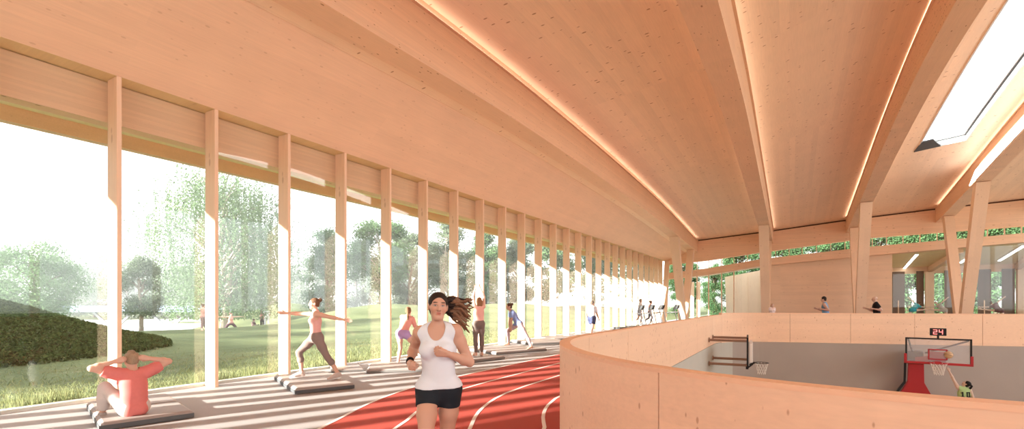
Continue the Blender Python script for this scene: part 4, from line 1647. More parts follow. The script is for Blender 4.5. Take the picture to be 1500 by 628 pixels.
def person(label, X, Y, z, psi, H, pose, female=True, wear=(), hair=('short', (0.05, 0.03, 0.02, 1)), skin=(0.62, 0.36, 0.26), vox=0.010, lift=None, group=None, tilt=None):
    """psi: 0 faces away from the camera, 90 to the picture's right, 180 towards it, -90 to its left"""
    B, J = body(H, pose, female)
    s = J['s']
    yim = nrm((X, Y, 0))
    xim = np.array([yim[1], -yim[0], 0])
    a = math.radians(psi)
    fw = xim * math.sin(a) + yim * math.cos(a)
    root = empty('person', (0, 0, 0), math.atan2(-fw[0], fw[1]))
    tag(root, label, 'person', group)
    prims = [p for k in BODY_ORDER for p in B[k]]
    low = min((min(p['a'][2] - p['ra'], p['b'][2] - p['rb']) if p['t'] == 'cone' else p['c'][2] - max(p['r'])) for k in ('lfoot', 'rfoot', 'torso', 'lthigh', 'rthigh') for p in B[k])
    off = -low + (lift or 0.0)
    if pose.get('pelvis_z') is not None:
        off = pose['pelvis_z']
    root.location = (X, Y, z)
    sh = np.array([pose.get('dx', 0.0), pose.get('dy', 0.0), off])
    f = field_of(prims, vox)
    for p in B['head_cut']:
        f.cut(p, 0.008)
    for p in B['eyes']:
        f.add(p, 0.002)
    V, F = f.mesh()
    cols = np.tile(np.array([*skin, 1.0]), (len(V), 1))
    q = (V - J['hc']) @ J['RH'] / J['hs']

    def paint(c, r, col, soft=0.25):
        d = np.linalg.norm((q - np.array(c)) / np.array(r), axis=1)
        w_ = np.clip((1 + soft - d) / (2 * soft), 0, 1)[:, None]
        cols[:, :3] = cols[:, :3] * (1 - w_) + np.array(col) * w_
    hcol = hair[1][:3] if hair else (0.05, 0.03, 0.02)
    for k in (-1, 1):
        paint((k * 0.032, 0.085, 0.0335), (0.0195, 0.03, 0.0045), [min(v, 0.08) for v in hcol])
        paint((k * 0.031, 0.09, 0.009), (0.0165, 0.03, 0.0085), [v * 0.35 for v in skin], 0.3)
        paint((k * 0.031, 0.09, 0.008), (0.0125, 0.03, 0.0052), (0.62, 0.58, 0.55), 0.3)
        paint((k * 0.031, 0.09, 0.009), (0.0055, 0.03, 0.0060), (0.03, 0.02, 0.015), 0.3)
        paint((k * 0.042, 0.075, -0.025), (0.020, 0.03, 0.018), (skin[0], skin[1] * 0.85, skin[2] * 0.8), 0.8)
        paint((k * 0.009, 0.10, -0.0335), (0.0045, 0.02, 0.003), [v * 0.35 for v in skin], 0.4)
    if female:
        paint((0, 0.09, -0.048), (0.021, 0.03, 0.0048), (skin[0] * 0.75, skin[1] * 0.45, skin[2] * 0.45))
        paint((0, 0.09, -0.059), (0.018, 0.03, 0.0062), (skin[0] * 0.85, skin[1] * 0.5, skin[2] * 0.5))
    else:
        paint((0, 0.09, -0.053), (0.021, 0.03, 0.008), (skin[0] * 0.8, skin[1] * 0.6, skin[2] * 0.6))
    paint((0, 0.09, -0.0535), (0.020, 0.03, 0.0016), [v * 0.3 for v in skin])
    skin_object('body', V + sh, F, skin_mat(), root, cols)
    for w_ in wear:
        make_garment(w_, B, J, s, root, sh, vox)
    if hair:
        make_hair(hair, J, root, sh, vox)
    return root, J, sh


def make_garment(w_, B, J, s, root, sh, vox):
    kind, name, col = w_[:3]
    opt = w_[3] if len(w_) > 3 else {}
    P, W, N, t, ct, r, f = J['P'], J['W'], J['N'], J['t'], J['ct'], J['r'], J['f']
    pr, cuts, planes = [], [], []
    o = max(opt.get('off', 0.008), vox * 0.75)
    if kind in ('tank', 'tee', 'bra', 'long'):
        pr += [grow(p, o) for p in B['torso'] + B['shoulder']]
        hem = opt.get('hem', -0.04)
        base = P + t * hem * s if kind != 'bra' else J['C'] - ct * 0.07 * s
        planes.append((base, -(t if kind != 'bra' else ct)))
        if kind != 'bra':
            pr += [grow(p, o) for side in 'lr' if J[side + 'th'][2] < -0.3 for p in B[side + 'thigh'][:1]]
        cuts.append(ell(N + ct * 0.03 * s + f * opt.get('scoop_f', 0.05) * s, (opt.get('scoop_w', 0.080) * s, 0.085 * s, opt.get('scoop', 0.085) * s), np.stack([r, f, ct], 1), 0.006))
        for q, side in ((-1, 'l'), (1, 'r')):
            S_j, ua = J[side + 's'], J[side + 'ua']
            if kind in ('tank', 'bra'):
                d_ = nrm(r * q)
                cuts.append(cone(S_j + d_ * opt.get('arm', 0.030) * s + ct * 0.11 * s, S_j + d_ * (opt.get('arm', 0.030) + 0.012) * s - ct * 0.06 * s, 0.070 * s, 0.072 * s, 0.006))
            else:
                ln = opt.get('sleeve', 0.16) * s
                oo = o + 0.006
                e = S_j + ua * ln
                pr += [grow(p, oo, [(e, ua)]) for p in B[side + 'uarm']]
                if kind == 'long':
                    pr += [grow(p, oo) for p in B[side + 'uarm']]
                    pr += [grow(p, oo, [(J[side + 'w'] - J[side + 'fa'] * 0.01, J[side + 'fa'])]) for p in B[side + 'farm']]
        if opt.get('loose'):
            pr.append(cone(W + f * 0.0, P + t * 0.0, 0.135 * s, 0.155 * s, 0.05, (f, 0.75)))
    elif kind in ('shorts', 'leggings', 'pants'):
        waist = opt.get('waist', 0.10)
        pr += [grow(p, o, [(P + t * waist * s, t)]) for p in B['torso'][:4]]
        for side in 'lr':
            if kind == 'shorts':
                e = J[side + 'hj'] + J[side + 'th'] * opt.get('len', 0.13) * s
                pr += [grow(p, o + opt.get('flare', 0.003), [(e, J[side + 'th'])] + ([(P + t * waist * s, t)] if J[side + 'th'][2] < -0.3 else [])) for p in B[side + 'thigh']]
            else:
                pr += [grow(p, o, [(P + t * waist * s, t)] if J[side + 'th'][2] < -0.3 else []) for p in B[side + 'thigh']]
                e = J[side + 'k'] + J[side + 'sh'] * opt.get('len', 0.36) * s
                pr += [grow(p, o + opt.get('flare', 0.0), [(e, J[side + 'sh'])]) for p in B[side + 'shin']]
    elif kind in ('shoes', 'socks'):
        for side in 'lr':
            A, up_, ft = J[side + 'a'], J[side + 'up'], J[side + 'ft']
            prim = [grow(p, 0.010, [(A + up_ * 0.02 * s, up_)]) for p in B[side + 'foot']]
            v, F = field_of(prim, vox).mesh()
            ob = skin_object(name, v + sh, F, cloth(name, col), root)
            sole = [cone(A - ft * 0.012 * s - up_ * 0.078 * s, A + ft * 0.16 * s - up_ * 0.083 * s, 0.040 * s, 0.042 * s, 0.02, (up_, 0.35)), cone(A + ft * 0.1 * s - up_ * 0.082 * s, A + ft * 0.19 * s - up_ * 0.082 * s, 0.042 * s, 0.034 * s, 0.02, (up_, 0.35))]
            v, F = field_of(sole, vox * 0.8).mesh()
            skin_object('sole', v + sh, F, cloth('shoe_sole', opt.get('sole', (0.75, 0.74, 0.72, 1))), ob)
        return
    elif kind == 'band':                          # waistband or wristband around a joint
        a, b, rad = opt['a'](J), opt['b'](J), opt['r'] * s
        pr = [cone(a, b, rad, rad, 0.005)]
    fld = field_of(pr, vox, cuts, planes)
    V, F = fld.mesh()
    if len(F):
        skin_object(name, V + sh, F, cloth(name + '_cloth', col, noise=opt.get('noise', 0.06), scale=opt.get('scale', 30)), root)


def make_hair(hair, J, root, sh, vox):
    style, col = hair[:2]
    X, RH, hs = J['X'], J['RH'], J['hs']
    sc = lambda *v: tuple(x * hs for x in v)
    m = cloth('hair_strands', col, 0.6, 0.35, 90)
    vox = min(vox, 0.008)
    if style == 'bald':
        return
    cap = [ell(X(0, -0.016, 0.034), sc(0.080, 0.098, 0.088), RH, 0.02), ell(X(0, -0.045, -0.02), sc(0.068, 0.058, 0.075), RH, 0.02)]
    cuts = [ell(X(0, 0.100, -0.022), sc(0.070, 0.082, 0.104), RH, 0.008)]
    if style in ('short', 'cap'):
        cuts.append(ell(X(0, 0.03, -0.105), sc(0.12, 0.12, 0.085), RH, 0.01))
        R = np.random.default_rng(5)
        for i in range(26):
            a, b = R.uniform(0, 6.28), R.uniform(0.1, 1.2)
            p = np.array([0.074 * math.cos(a) * math.sin(b), -0.02 + 0.09 * math.sin(a) * math.sin(b), 0.036 + 0.086 * math.cos(b)])
            cap.append(cone(X(*p), X(*(p * 1.06 + np.array([0.0, 0.014, 0.006]))), 0.014 * hs, 0.008 * hs, 0.012))
    if style == 'bun':
        cap.append(ell(X(0, -0.115, 0.075), sc(0.042, 0.038, 0.042), RH, 0.012))
        cuts.append(ell(X(0, -0.01, -0.12), sc(0.10, 0.10, 0.075), RH, 0.01))
    if style in ('tail', 'longtail'):
        L = 0.24 if style == 'tail' else 0.32
        pts = [X(0, -0.09, 0.06), X(0, -0.145, 0.045), X(0.01, -0.165, -0.04), X(0.012, -0.155, -0.04 - L * 0.5), X(0.0, -0.135, -0.04 - L)]
        for (a, b), (ra, rb) in zip(zip(pts, pts[1:]), ((0.018, 0.026), (0.026, 0.032), (0.032, 0.028), (0.028, 0.008))):
            cap.append(cone(a, b, ra * hs, rb * hs, 0.015))
    if style == 'long':
        for k in np.linspace(-1, 1, 7):
            cap.append(cone(X(0.06 * k, -0.05, 0.0), X(0.075 * k, -0.075, -0.22), 0.032 * hs, 0.018 * hs, 0.02))
    V, F = field_of(cap, vox, cuts).mesh()
    o = skin_object('hair', V + sh, F, m, root)
    if style == 'wind':
        return o
    if style == 'cap':
        pass
    return o
# ------------------------------------------------------------------ who is where
def floor_at(px, py, z=0.0):
    Z = 700 * (EYE - z) / (py - 444)
    return on_ray(px, Z)


DN = (0, 0, -1)

# the runner in the foreground
run_pose = dict(build=0.88, torso=(0.02, 0.10, 1), chest=(0.03, 0.06, 1), twist=-0.22, head_up=(-0.06, 0.0, 1), head_yaw=-0.26, shrug={'l': 0.01, 'r': 0.0},
                la=((-0.40, -0.16, -0.88), (0.76, 0.60, 0.36)), lcurl=0.95, lhd=(0.92, 0.22, 0.18), lthumb=(0.1, 0.5, 1),
                ra=((0.17, -0.84, -0.52), (0.13, 0.92, -0.38)), rcurl=0.95, rhd=(-0.1, 0.95, -0.15), rthumb=(-0.3, 0.1, 1),
                rl=((0.05, 0.50, -0.90), (0.03, -0.25, -1), (0, 1, 0.05)), ll=((0.05, -0.16, -1), (0.06, -0.72, -0.62), (0.05, 0.35, -0.9)))
HAIRC = (0.028, 0.018, 0.014, 1)
rx, ry = on_ray(643, 3.85)
runner, RJ, rsh = person('woman running toward us in a white tank top and black shorts, dark hair flying', rx, ry, 0.012, 177, 1.74, run_pose, True,
       wear=[('tank', 'tank_top', (0.74, 0.81, 0.88, 1), dict(hem=0.025, scoop=0.125, scoop_w=0.074, arm=0.036, scoop_f=0.075, off=0.013, noise=0.02)),
             ('shorts', 'shorts', (0.018, 0.024, 0.032, 1), dict(len=0.135, waist=0.06, off=0.006)),
             ('shoes', 'running_shoe', (0.5, 0.5, 0.52, 1)),
             ('band', 'wristwatch', (0.01, 0.01, 0.012, 1), dict(a=lambda J: J['rw'] - J['rfa'] * 0.012, b=lambda J: J['rw'] - J['rfa'] * 0.035, r=0.031))],
       hair=('wind', HAIRC), skin=(0.60, 0.36, 0.26), vox=0.0045)
# her hair streaming to her left
X = RJ['X']
R = np.random.default_rng(8)
# the frame's right is her left: negative x in head space
main, tips = [], []
for i in range(58):
    a = R.uniform(0, 1)
    st = np.array([-0.035 - 0.02 * R.random(), -0.075 + 0.02 * R.normal(), 0.045 - 0.075 * a])
    L = R.uniform(0.15, 0.27)
    ph, am = R.uniform(0, 6.28), R.uniform(0.008, 0.018)
    slope = 0.10 - 0.75 * a + R.normal(0, 0.10)
    pts = []
    for k in range(9):
        u = k / 8
        x = st[0] - L * u
        zz = st[2] + 0.035 * math.sin(math.pi * min(1, u * 1.3)) * (1 - a) + slope * L * u * (0.55 + 0.5 * u) + am * math.sin(ph + u * 11)
        yy = st[1] - 0.03 * u + am * math.cos(ph + u * 9)
        pts.append(X(x, yy, zz))
    for k in range(8):
        w0, w1 = 0.0120 * (1 - 0.62 * (k / 8) ** 1.8), 0.0120 * (1 - 0.62 * ((k + 1) / 8) ** 1.8)
        (main if k < 3 else tips).append(cone(pts[k], pts[k + 1], w0, w1, 0.006))
# one long lock flying out level above the rest
pts = [X(-0.05, -0.07, 0.055), X(-0.10, -0.075, 0.072), X(-0.17, -0.08, 0.078), X(-0.235, -0.085, 0.070), X(-0.285, -0.09, 0.040)]
for k, (a, b) in enumerate(zip(pts, pts[1:])):
    (main if k < 5 else tips).append(cone(a, b, 0.013 - 0.002 * k, 0.011 - 0.002 * k, 0.006))
V, F = field_of(main, 0.0045).mesh()
skin_object('hair', V + rsh, F, cloth('hair_strands', HAIRC, 0.6, 0.35, 90), runner)
V, F = field_of(tips, 0.0045).mesh()
o = skin_object('hair', V + rsh, F, cloth('hair_tips', (0.20, 0.105, 0.06, 1), 0.6, 0.5, 90), runner)
o['label'] = 'lighter brown wavy hair ends'

if True:
    # exercise mats first: two padded halves with a rounded dark side band
    MT = plain('mat_vinyl', (0.34, 0.29, 0.27, 1), 0.6, 0, 0.06, 25)
    MTD = plain('mat_side_vinyl', (0.10, 0.105, 0.11, 1), 0.55)
    MSL = plain('mat_side_grey', (0.20, 0.185, 0.175, 1), 0.6)

    def mat(name_label, P0, P1, depth, h=0.11, halves=2, z=0.001, side=None, group='exercise mats along the window'):
        """P0-P1 is the near edge on the floor, depth goes away from the camera"""
        a, b = Vector((*P0, 0)), Vector((*P1, 0))
        d = b - a
        L = d.length
        r = empty('exercise_mat', (a.x, a.y, z), math.atan2(d.y, d.x))
        tag(r, name_label, 'exercise mat', group)
        w1 = depth / halves
        for k in range(halves):
            m = MB()
            g = 0.012
            y0, y1 = k * w1 + g, (k + 1) * w1 - g
            e = h / 2
            prof = [(y0 + e * 0.55 * (1 - math.cos(t)), e - e * math.cos(t)) for t in np.linspace(0, math.pi, 7)]
            prof = [(y0 + e * 0.55 * (1 - math.sin(t)), e - e * math.cos(t)) for t in np.linspace(0, math.pi, 7)]
            prof2 = [(y1 - (y - y0), zz) for y, zz in prof][::-1]
            poly = prof + prof2
            xs_ = [0.0, 0.012, 0.04, L - 0.04, L - 0.012, L]
            ins = [e * 0.75, e * 0.3, 0, 0, e * 0.3, e * 0.75]
            rings = []
            for x_, i_ in zip(xs_, ins):
                rings.append([(x_, min(max(y, y0 + i_ * 0.5), y1 - i_ * 0.5), min(max(zz, i_), h - i_)) for y, zz in poly])
            m.loft(rings)
            o = m.build('pad', MT, r, False)
            # side band just outside the lower flank
            bm_ = MB()
            q = 0.006
            bm_.loft([[(x_, y_, z_) for y_, z_ in ((y0 - q, 0.012), (y1 + q, 0.012), (y1 + q, h * 0.62), (y0 - q, h * 0.62))] for x_ in (-q, L + q)])
            bm_.build('side_band', side or MTD, r)
        return r

    f2 = lambda px, py: floor_at(px, py)
    mat('brown padded mat under the seated man in the coral shirt', f2(146, 632), f2(284, 612), 1.85)
    mat('brown padded mat under the woman in the lunge with the bun', f2(433, 578), f2(519, 569), 2.0, halves=3)
    mat('flat grey mat on the floor behind the lunging woman with the bun', f2(486, 546), f2(533, 543.5), 1.3, 0.07, 1, side=MSL)
    mat('flat grey mat on the floor between the bent woman and the runner', f2(537, 547), f2(626, 544), 1.3, 0.09, 1, side=MSL)
    mat('grey mat under the woman with raised arms', f2(680, 533), f2(740, 526), 1.7, 0.10, 1, side=MSL)
    mat('grey mat under the lunging woman in the blue shirt', f2(727, 520), f2(801, 514), 1.7, 0.10, 1, side=MSL)
    mat('dark grey mat beyond the woman in blue, against the parapet end', f2(780, 506), f2(838, 503), 1.7, 0.12, 1, side=MSL)
    mat('small dark mat at the foot of the glass wall near the parapet end', f2(812, 499.5), f2(846, 497.5), 1.4, 0.12, 1, side=MSL)

    # man doing crunches
    x, y = floor_at(196, 607, 0.11)
    p = dict(build=0.86, torso=(0.0, -0.10, 1), chest=(0.02, 0.26, 1), head_up=(0.05, 0.25, 1), pelvis_z=0.105, shrug={'l': 0.03, 'r': 0.03},
             la=((-0.93, 0.10, 0.36), (-0.055, -0.10, 0.03, 0)), ra=((0.92, 0.05, 0.42), (0.055, -0.10, 0.03, 0)), lthumb=(0, 0, -1), rthumb=(0, 0, -1), lcurl=0.4, rcurl=0.4,
             lhd=(0.9, -0.1, 0.25), rhd=(-0.9, -0.1, 0.25),
             ll=((-0.42, 0.62, 0.72), (0.0, 0.30, -1), (-0.1, 1, -0.25)), rl=((-0.02, 0.72, 0.72), (0.0, 0.30, -1), (0.0, 1, -0.25)))
    person('man in a coral t-shirt doing sit-ups on the nearest mat', x, y, 0.11, -16, 1.64, p, False,
           wear=[('tee', 't_shirt', (0.70, 0.21, 0.19, 1), dict(hem=-0.17, sleeve=0.17, scoop=0.06, scoop_f=0.0, off=0.020)),
                 ('pants', 'trousers', (0.62, 0.56, 0.54, 1), dict(off=0.014, flare=0.012, len=0.33)), ('shoes', 'trainer', (0.42, 0.38, 0.36, 1))],
           hair=('short', (0.34, 0.24, 0.16, 1)), skin=(0.66, 0.40, 0.30), vox=0.008)

    # lunge on the second mat
    x, y = floor_at(463, 556, 0.11)
    p = dict(torso=(0, 0.06, 1), chest=(0.05, -0.02, 1), hip_axis=(1, 0.1, 0), head_up=(0, 0, 1),
             la=((-0.35, -0.82, -0.22), (-0.28, -0.92, -0.20)), ra=((0.30, 0.92, 0.05), (0.1, 1, 0.05)), lcurl=0.15, rcurl=0.15, lthumb=(0, 0, 1), rthumb=(0, 0, 1),
             rl=((0.10, 0.70, -0.70), (0.0, -0.12, -1), (0, 1, -0.05)), ll=((-0.05, -0.42, -0.9), (0.0, -0.50, -0.85), (0, 0.97, -0.2)))
    person('woman with a hair bun in a pink top holding a wide lunge with outstretched arms', x, y, 0.11, -96, 1.70, p, True,
           wear=[('tank', 'tank_top', (0.75, 0.42, 0.38, 1), dict(hem=0.02, off=0.007)), ('leggings', 'leggings', (0.27, 0.20, 0.18, 1), dict(len=0.20)),
                 ('shoes', 'trainer', (0.62, 0.52, 0.48, 1))],
           hair=('bun', (0.16, 0.085, 0.05, 1)), skin=(0.68, 0.42, 0.32), vox=0.009)

    # bent woman in lilac shorts
    x, y = floor_at(590, 535)
    p = dict(torso=(0.16, 0.30, 0.95), chest=(0.20, 0.42, 0.9), head_up=(-0.1, 0.35, 0.95), hip_axis=(0.97, 0.0, -0.12),
             la=((-0.05, 0.62, -0.78), (0.15, 0.5, -0.8)), ra=((0.22, 0.45, -0.86), (-0.1, 0.5, -0.8)),
             ll=((-0.02, 0.30, -0.95), (-0.06, -0.38, -0.92), (0, 1, -0.05)), rl=((0.62, 0.05, -0.80), (0.62, -0.10, -0.78), (0.5, 0.9, -0.1)))
    person('woman in a coral top and lilac shorts bending into a side lunge', x, y, 0.001, 14, 1.66, p, True,
           wear=[('tee', 'top', (0.80, 0.36, 0.30, 1), dict(hem=0.03, sleeve=0.26, scoop=0.07, off=0.008)), ('shorts', 'shorts', (0.48, 0.33, 0.60, 1), dict(len=0.13, waist=0.09, off=0.009))],
           hair=('longtail', (0.22, 0.11, 0.06, 1)), skin=(0.72, 0.43, 0.33), vox=0.009)

    # arms raised
    x, y = floor_at(701, 521, 0.10)
    p = dict(torso=(0.0, 0.03, 1), chest=(0.0, -0.14, 1), head_up=(0, -0.12, 1), shrug={'l': 0.05, 'r': 0.05},
             la=((-0.10, 0.16, 1), (0.30, 0.02, 1)), ra=((0.10, 0.16, 1), (-0.42, 0.02, 1)), lthumb=(0, 1, 0), rthumb=(0, 1, 0), lcurl=0.1, rcurl=0.1,
             ll=((0.0, 0.02, -1), (0, -0.04, -1), (-0.15, 1, 0)), rl=((0.02, 0.02, -1), (0, -0.04, -1), (0.15, 1, 0)))
    person('woman in a pink tank top and brown leggings stretching both arms overhead', x, y, 0.10, -22, 1.72, p, True,
           wear=[('tank', 'tank_top', (0.80, 0.45, 0.38, 1), dict(hem=0.0, off=0.008)), ('leggings', 'leggings', (0.20, 0.15, 0.135, 1), dict(len=0.38, off=0.010, waist=0.12))],
           hair=('long', (0.28, 0.14, 0.07, 1)), skin=(0.72, 0.44, 0.34), vox=0.009)

    # lunge in blue
    x, y = floor_at(760, 511, 0.10)
    p = dict(torso=(0, 0.52, 0.82), chest=(0.0, 0.52, 0.85), head_up=(0, 0.10, 1), hip_axis=(1, 0, 0),
             la=((0.1, 0.15, -1), (0.25, -0.02, -1)), ra=((0.0, 0.2, -1), (-0.2, -0.05, -1)),
             rl=((0.12, 0.80, -0.50), (0.0, -0.08, -1), (0.1, 1, 0)), ll=((-0.12, -0.50, -0.86), (-0.06, -0.42, -0.92), (-0.3, 0.9, -0.1)))
    person('woman in a blue t-shirt and pale patterned leggings leaning on her bent knee', x, y, 0.10, -104, 1.72, p, True,
           wear=[('tee', 't_shirt', (0.24, 0.30, 0.52, 1), dict(hem=0.02, sleeve=0.17, scoop=0.06, scoop_f=0.02, off=0.012)), ('leggings', 'leggings', (0.52, 0.40, 0.42, 1), dict(len=0.37, noise=0.55, scale=16))],
           hair=('bun', (0.10, 0.05, 0.03, 1)), skin=(0.55, 0.31, 0.22), vox=0.011)

    # man in white by the parapet
    Y = 20.5
    walk = dict(torso=(0, 0.02, 1), head_up=(0, 0.05, 1), la=((-0.14, -0.22, -1), (-0.05, 0.30, -1)), ra=((0.16, 0.25, -1), (0.0, 0.55, -0.85)),
                ll=((-0.02, 0.28, -1), (0, -0.10, -1), (0, 1, 0.1)), rl=((0.02, -0.18, -1), (0, -0.40, -1), (0, 0.9, -0.4)))
    person('man in a white t-shirt and navy shorts walking by the glass wall behind the parapet', at(867, Y), Y, 0.001, 35, 1.72, walk, False,
           wear=[('tee', 't_shirt', (0.72, 0.72, 0.76, 1), dict(hem=-0.08, sleeve=0.2, scoop=0.05, scoop_f=0.0, off=0.014, loose=1)), ('shorts', 'shorts', (0.07, 0.08, 0.15, 1), dict(len=0.26, off=0.018, flare=0.02)), ('shoes', 'trainer', (0.6, 0.6, 0.6, 1))],
           hair=('short', (0.12, 0.09, 0.07, 1)), skin=(0.6, 0.38, 0.29), vox=0.013)

    # treadmills and the two people using them
    def treadmill(x, y, rz, label):
        r = empty('treadmill', (x, y, 0), rz)
        tag(r, label, 'treadmill', 'treadmills at the far end of the glass wall')
        MB().box(-0.40, -0.95, 0.03, 0.40, 0.95, 0.19, 0.02).build('deck', M['darkgrey'], r)
        MB().box(-0.27, -0.90, 0.185, 0.27, 0.70, 0.20).build('belt', M['black'], r)
        MB().box(-0.38, 0.55, 0.19, 0.38, 0.98, 0.34, 0.03).build('motor_cover', M['steel'], r)
        for s_ in (-1, 1):
            MB().tube([(s_ * 0.36, 0.85, 0.15), (s_ * 0.37, 0.70, 0.9), (s_ * 0.35, 0.62, 1.25)], 0.035, 8).build('upright', M['steel'], r)
            MB().tube([(s_ * 0.36, 0.66, 1.0), (s_ * 0.37, 0.30, 0.98), (s_ * 0.37, 0.0, 0.92)], 0.024, 8).build('handrail', M['steel'], r)
            MB().box(s_ * 0.36 - 0.05, -1.0, 0.0, s_ * 0.36 + 0.05, 0.9, 0.035).build('foot', M['black'], r)
        c = MB()
        c.loft([[(xx, 0.60 + dy, 1.18 + dz) for dy, dz in ((-0.10, 0), (0.06, 0.03), (0.14, 0.30), (0.08, 0.31))] for xx in (-0.36, 0.36)])
        c.build('console', M['black'], r)
        MB().loft([[(xx, 0.60 + dy, 1.18 + dz) for dy, dz in ((-0.075, 0.06), (-0.06, 0.055), (0.065, 0.27), (0.05, 0.275))] for xx in (-0.24, 0.24)]).build('screen', M['darkgrey'], r)
        return r

    ty = [28.2, 30.0, 31.8, 34.6]
    tx = [at(924, ty[0]), at(940, ty[1]), at(955, ty[2]), at(978, ty[3])]
    TL = ['empty treadmill nearest to us, left of the two people exercising at the far end', 'treadmill used by the person in the pale shirt', 'treadmill used by the woman in the pink top', 'empty treadmill farthest right, beside the first V column']
    for k in range(4):
        treadmill(tx[k], ty[k], -1.0, TL[k])
    jog = dict(torso=(0, 0.10, 1), head_up=(0, 0.02, 1), la=((-0.15, -0.55, -0.85), (0.1, 0.85, 0.15)), ra=((0.15, 0.25, -0.95), (-0.15, 0.88, 0.35)), lcurl=0.9, rcurl=0.9,
               ll=((0, 0.45, -0.9), (0, -0.3, -1), (0, 1, 0)), rl=((0, -0.22, -1), (0, -0.8, -0.6), (0, 0.5, -0.9)))
    dx = Vector((math.sin(1.0), math.cos(1.0), 0)) * -0.15
    person('person in a pale shirt running on the second treadmill from the left', tx[1] + dx.x, ty[1] + dx.y, 0.2, 75, 1.76, jog, False,
           wear=[('tee', 't_shirt', (0.70, 0.62, 0.60, 1), dict(hem=-0.08, off=0.014)), ('shorts', 'shorts', (0.35, 0.33, 0.36, 1), dict(len=0.25, off=0.016, flare=0.015)), ('shoes', 'trainer', (0.5, 0.5, 0.5, 1))],
           hair=('short', (0.25, 0.18, 0.13, 1)), skin=(0.62, 0.40, 0.30), vox=0.016)
    person('woman in a pink top running on the third treadmill from the left', tx[2] + dx.x, ty[2] + dx.y, 0.2, 75, 1.66, jog, True,
           wear=[('tank', 'tank_top', (0.62, 0.32, 0.30, 1), dict(off=0.012)), ('leggings', 'leggings', (0.20, 0.18, 0.22, 1), dict(off=0.011)), ('shoes', 'trainer', (0.5, 0.5, 0.5, 1))],
           hair=('bun', (0.12, 0.07, 0.05, 1)), skin=(0.62, 0.40, 0.30), vox=0.016)

    # runners on the far side of the track
    Y = 25.9
    person('man in a blue sleeveless shirt running on the far side of the track', at(1210, Y), Y, 0.012, -84, 1.90, jog, False, lift=0.09,
           wear=[('tank', 'tank_top', (0.14, 0.30, 0.47, 1), dict(hem=-0.08, off=0.013, loose=1)), ('shorts', 'shorts', (0.10, 0.22, 0.36, 1), dict(len=0.2, off=0.016, flare=0.015)), ('shoes', 'trainer', (0.4, 0.4, 0.4, 1))],
           hair=('short', (0.02, 0.015, 0.012, 1)), skin=(0.55, 0.36, 0.28), vox=0.014)
    Y = 26.8
    person('man in black running on the far side of the track', at(1285, Y), Y, 0.012, -96, 1.92, jog, False, lift=0.09,
           wear=[('tee', 't_shirt', (0.012, 0.012, 0.014, 1), dict(hem=-0.08, sleeve=0.19, off=0.014, loose=1)), ('shorts', 'shorts', (0.012, 0.012, 0.014, 1), dict(len=0.25, off=0.016, flare=0.015)), ('shoes', 'trainer', (0.1, 0.1, 0.1, 1))],
           hair=None, skin=(0.60, 0.42, 0.33), vox=0.014)
    Y = 33.0
    stand = dict(torso=(0, 0, 1), head_up=(0, 0.05, 1), la=((-0.12, 0.0, -1), (0, 0.15, -1)), ra=((0.12, 0, -1), (0, 0.15, -1)), ll=((-0.02, 0, -1), (0, -0.03, -1), (0, 1, 0)), rl=((0.02, 0, -1), (0, -0.03, -1), (0, 1, 0)))
    person('small distant woman in pale clothing standing beside the column before the boarded wall', at(1131, Y), Y, 0.001, 150, 1.62, stand, True,
           wear=[('tee', 'top', (0.78, 0.62, 0.58, 1), dict(hem=-0.06, off=0.016)), ('pants', 'trousers', (0.75, 0.64, 0.58, 1), dict(off=0.015))],
           hair=('long', (0.45, 0.30, 0.2, 1)), skin=(0.68, 0.46, 0.37), vox=0.018)

    # dancers in the studio, one leg raised behind a long lean
    def dancer(px, Y, psi, label, top, low_, hair, mirror=1, leg=(0.86, 0.0, 0.62)):
        m = mirror
        p = dict(torso=(0.45 * m, 0.15, 0.62), chest=(0.62 * m, 0.1, 0.62), head_up=(0.5 * m, 0, 0.8),
                 la=((-0.62, 0.1, 0.75) if m > 0 else (-0.95, 0.1, -0.08), (-0.72, 0.0, 0.72) if m > 0 else (-1, 0.0, 0.03)),
                 ra=((0.97, 0.1, -0.12) if m > 0 else (0.62, 0.1, 0.75), (1, 0, 0.05) if m > 0 else (0.72, 0, 0.72)),
                 lthumb=(0, 0, 1), rthumb=(0, 0, 1), lcurl=0.1, rcurl=0.1, hip_axis=(0.9, 0, -0.25 * m),
                 ll=((-0.10, 0, -1), (0, 0, -1), (-0.3, 1, 0)) if m > 0 else ((-0.96, 0.1, 0.10), (-1, 0, 0.12), (-1, 0, -0.2)),
                 rl=((0.10, 0, -1), (0, 0, -1), (0.3, 1, 0)) if m < 0 else ((0.96, 0.1, 0.06), (1, 0, 0.05), (1, 0, -0.2)))
        person(label, at(px, Y), Y, 0.201, psi, 1.78, p, True,
               wear=[('tee', 'leotard', top, dict(hem=-0.06, sleeve=0.10, off=0.012)), ('shorts', 'shorts', low_, dict(len=0.16, off=0.013))],
               hair=('bun', hair), skin=(0.74, 0.52, 0.42), vox=0.016)

    dancer(1336, 45.0, 0, 'dancer in a turquoise leotard leaning to the right behind the studio glass', (0.04, 0.42, 0.50, 1), (0.03, 0.36, 0.45, 1), (0.16, 0.08, 0.05, 1), 1)
    dancer(1383, 46.0, 180, 'dancer in a pale grey leotard behind the large V column', (0.52, 0.50, 0.48, 1), (0.5, 0.48, 0.46, 1), (0.2, 0.1, 0.06, 1), 1)
    dancer(1465, 44.6, 0, 'dancer in a maroon leotard leaning left with an arm raised, behind the studio glass', (0.14, 0.05, 0.055, 1), (0.12, 0.045, 0.05, 1), (0.16, 0.09, 0.06, 1), -1)

    # people on the lawn
    def on_lawn(px, Z):
        x, y = on_ray(px, Z)
        return x, y, hgt(x, y)
    zt_ = -0.55
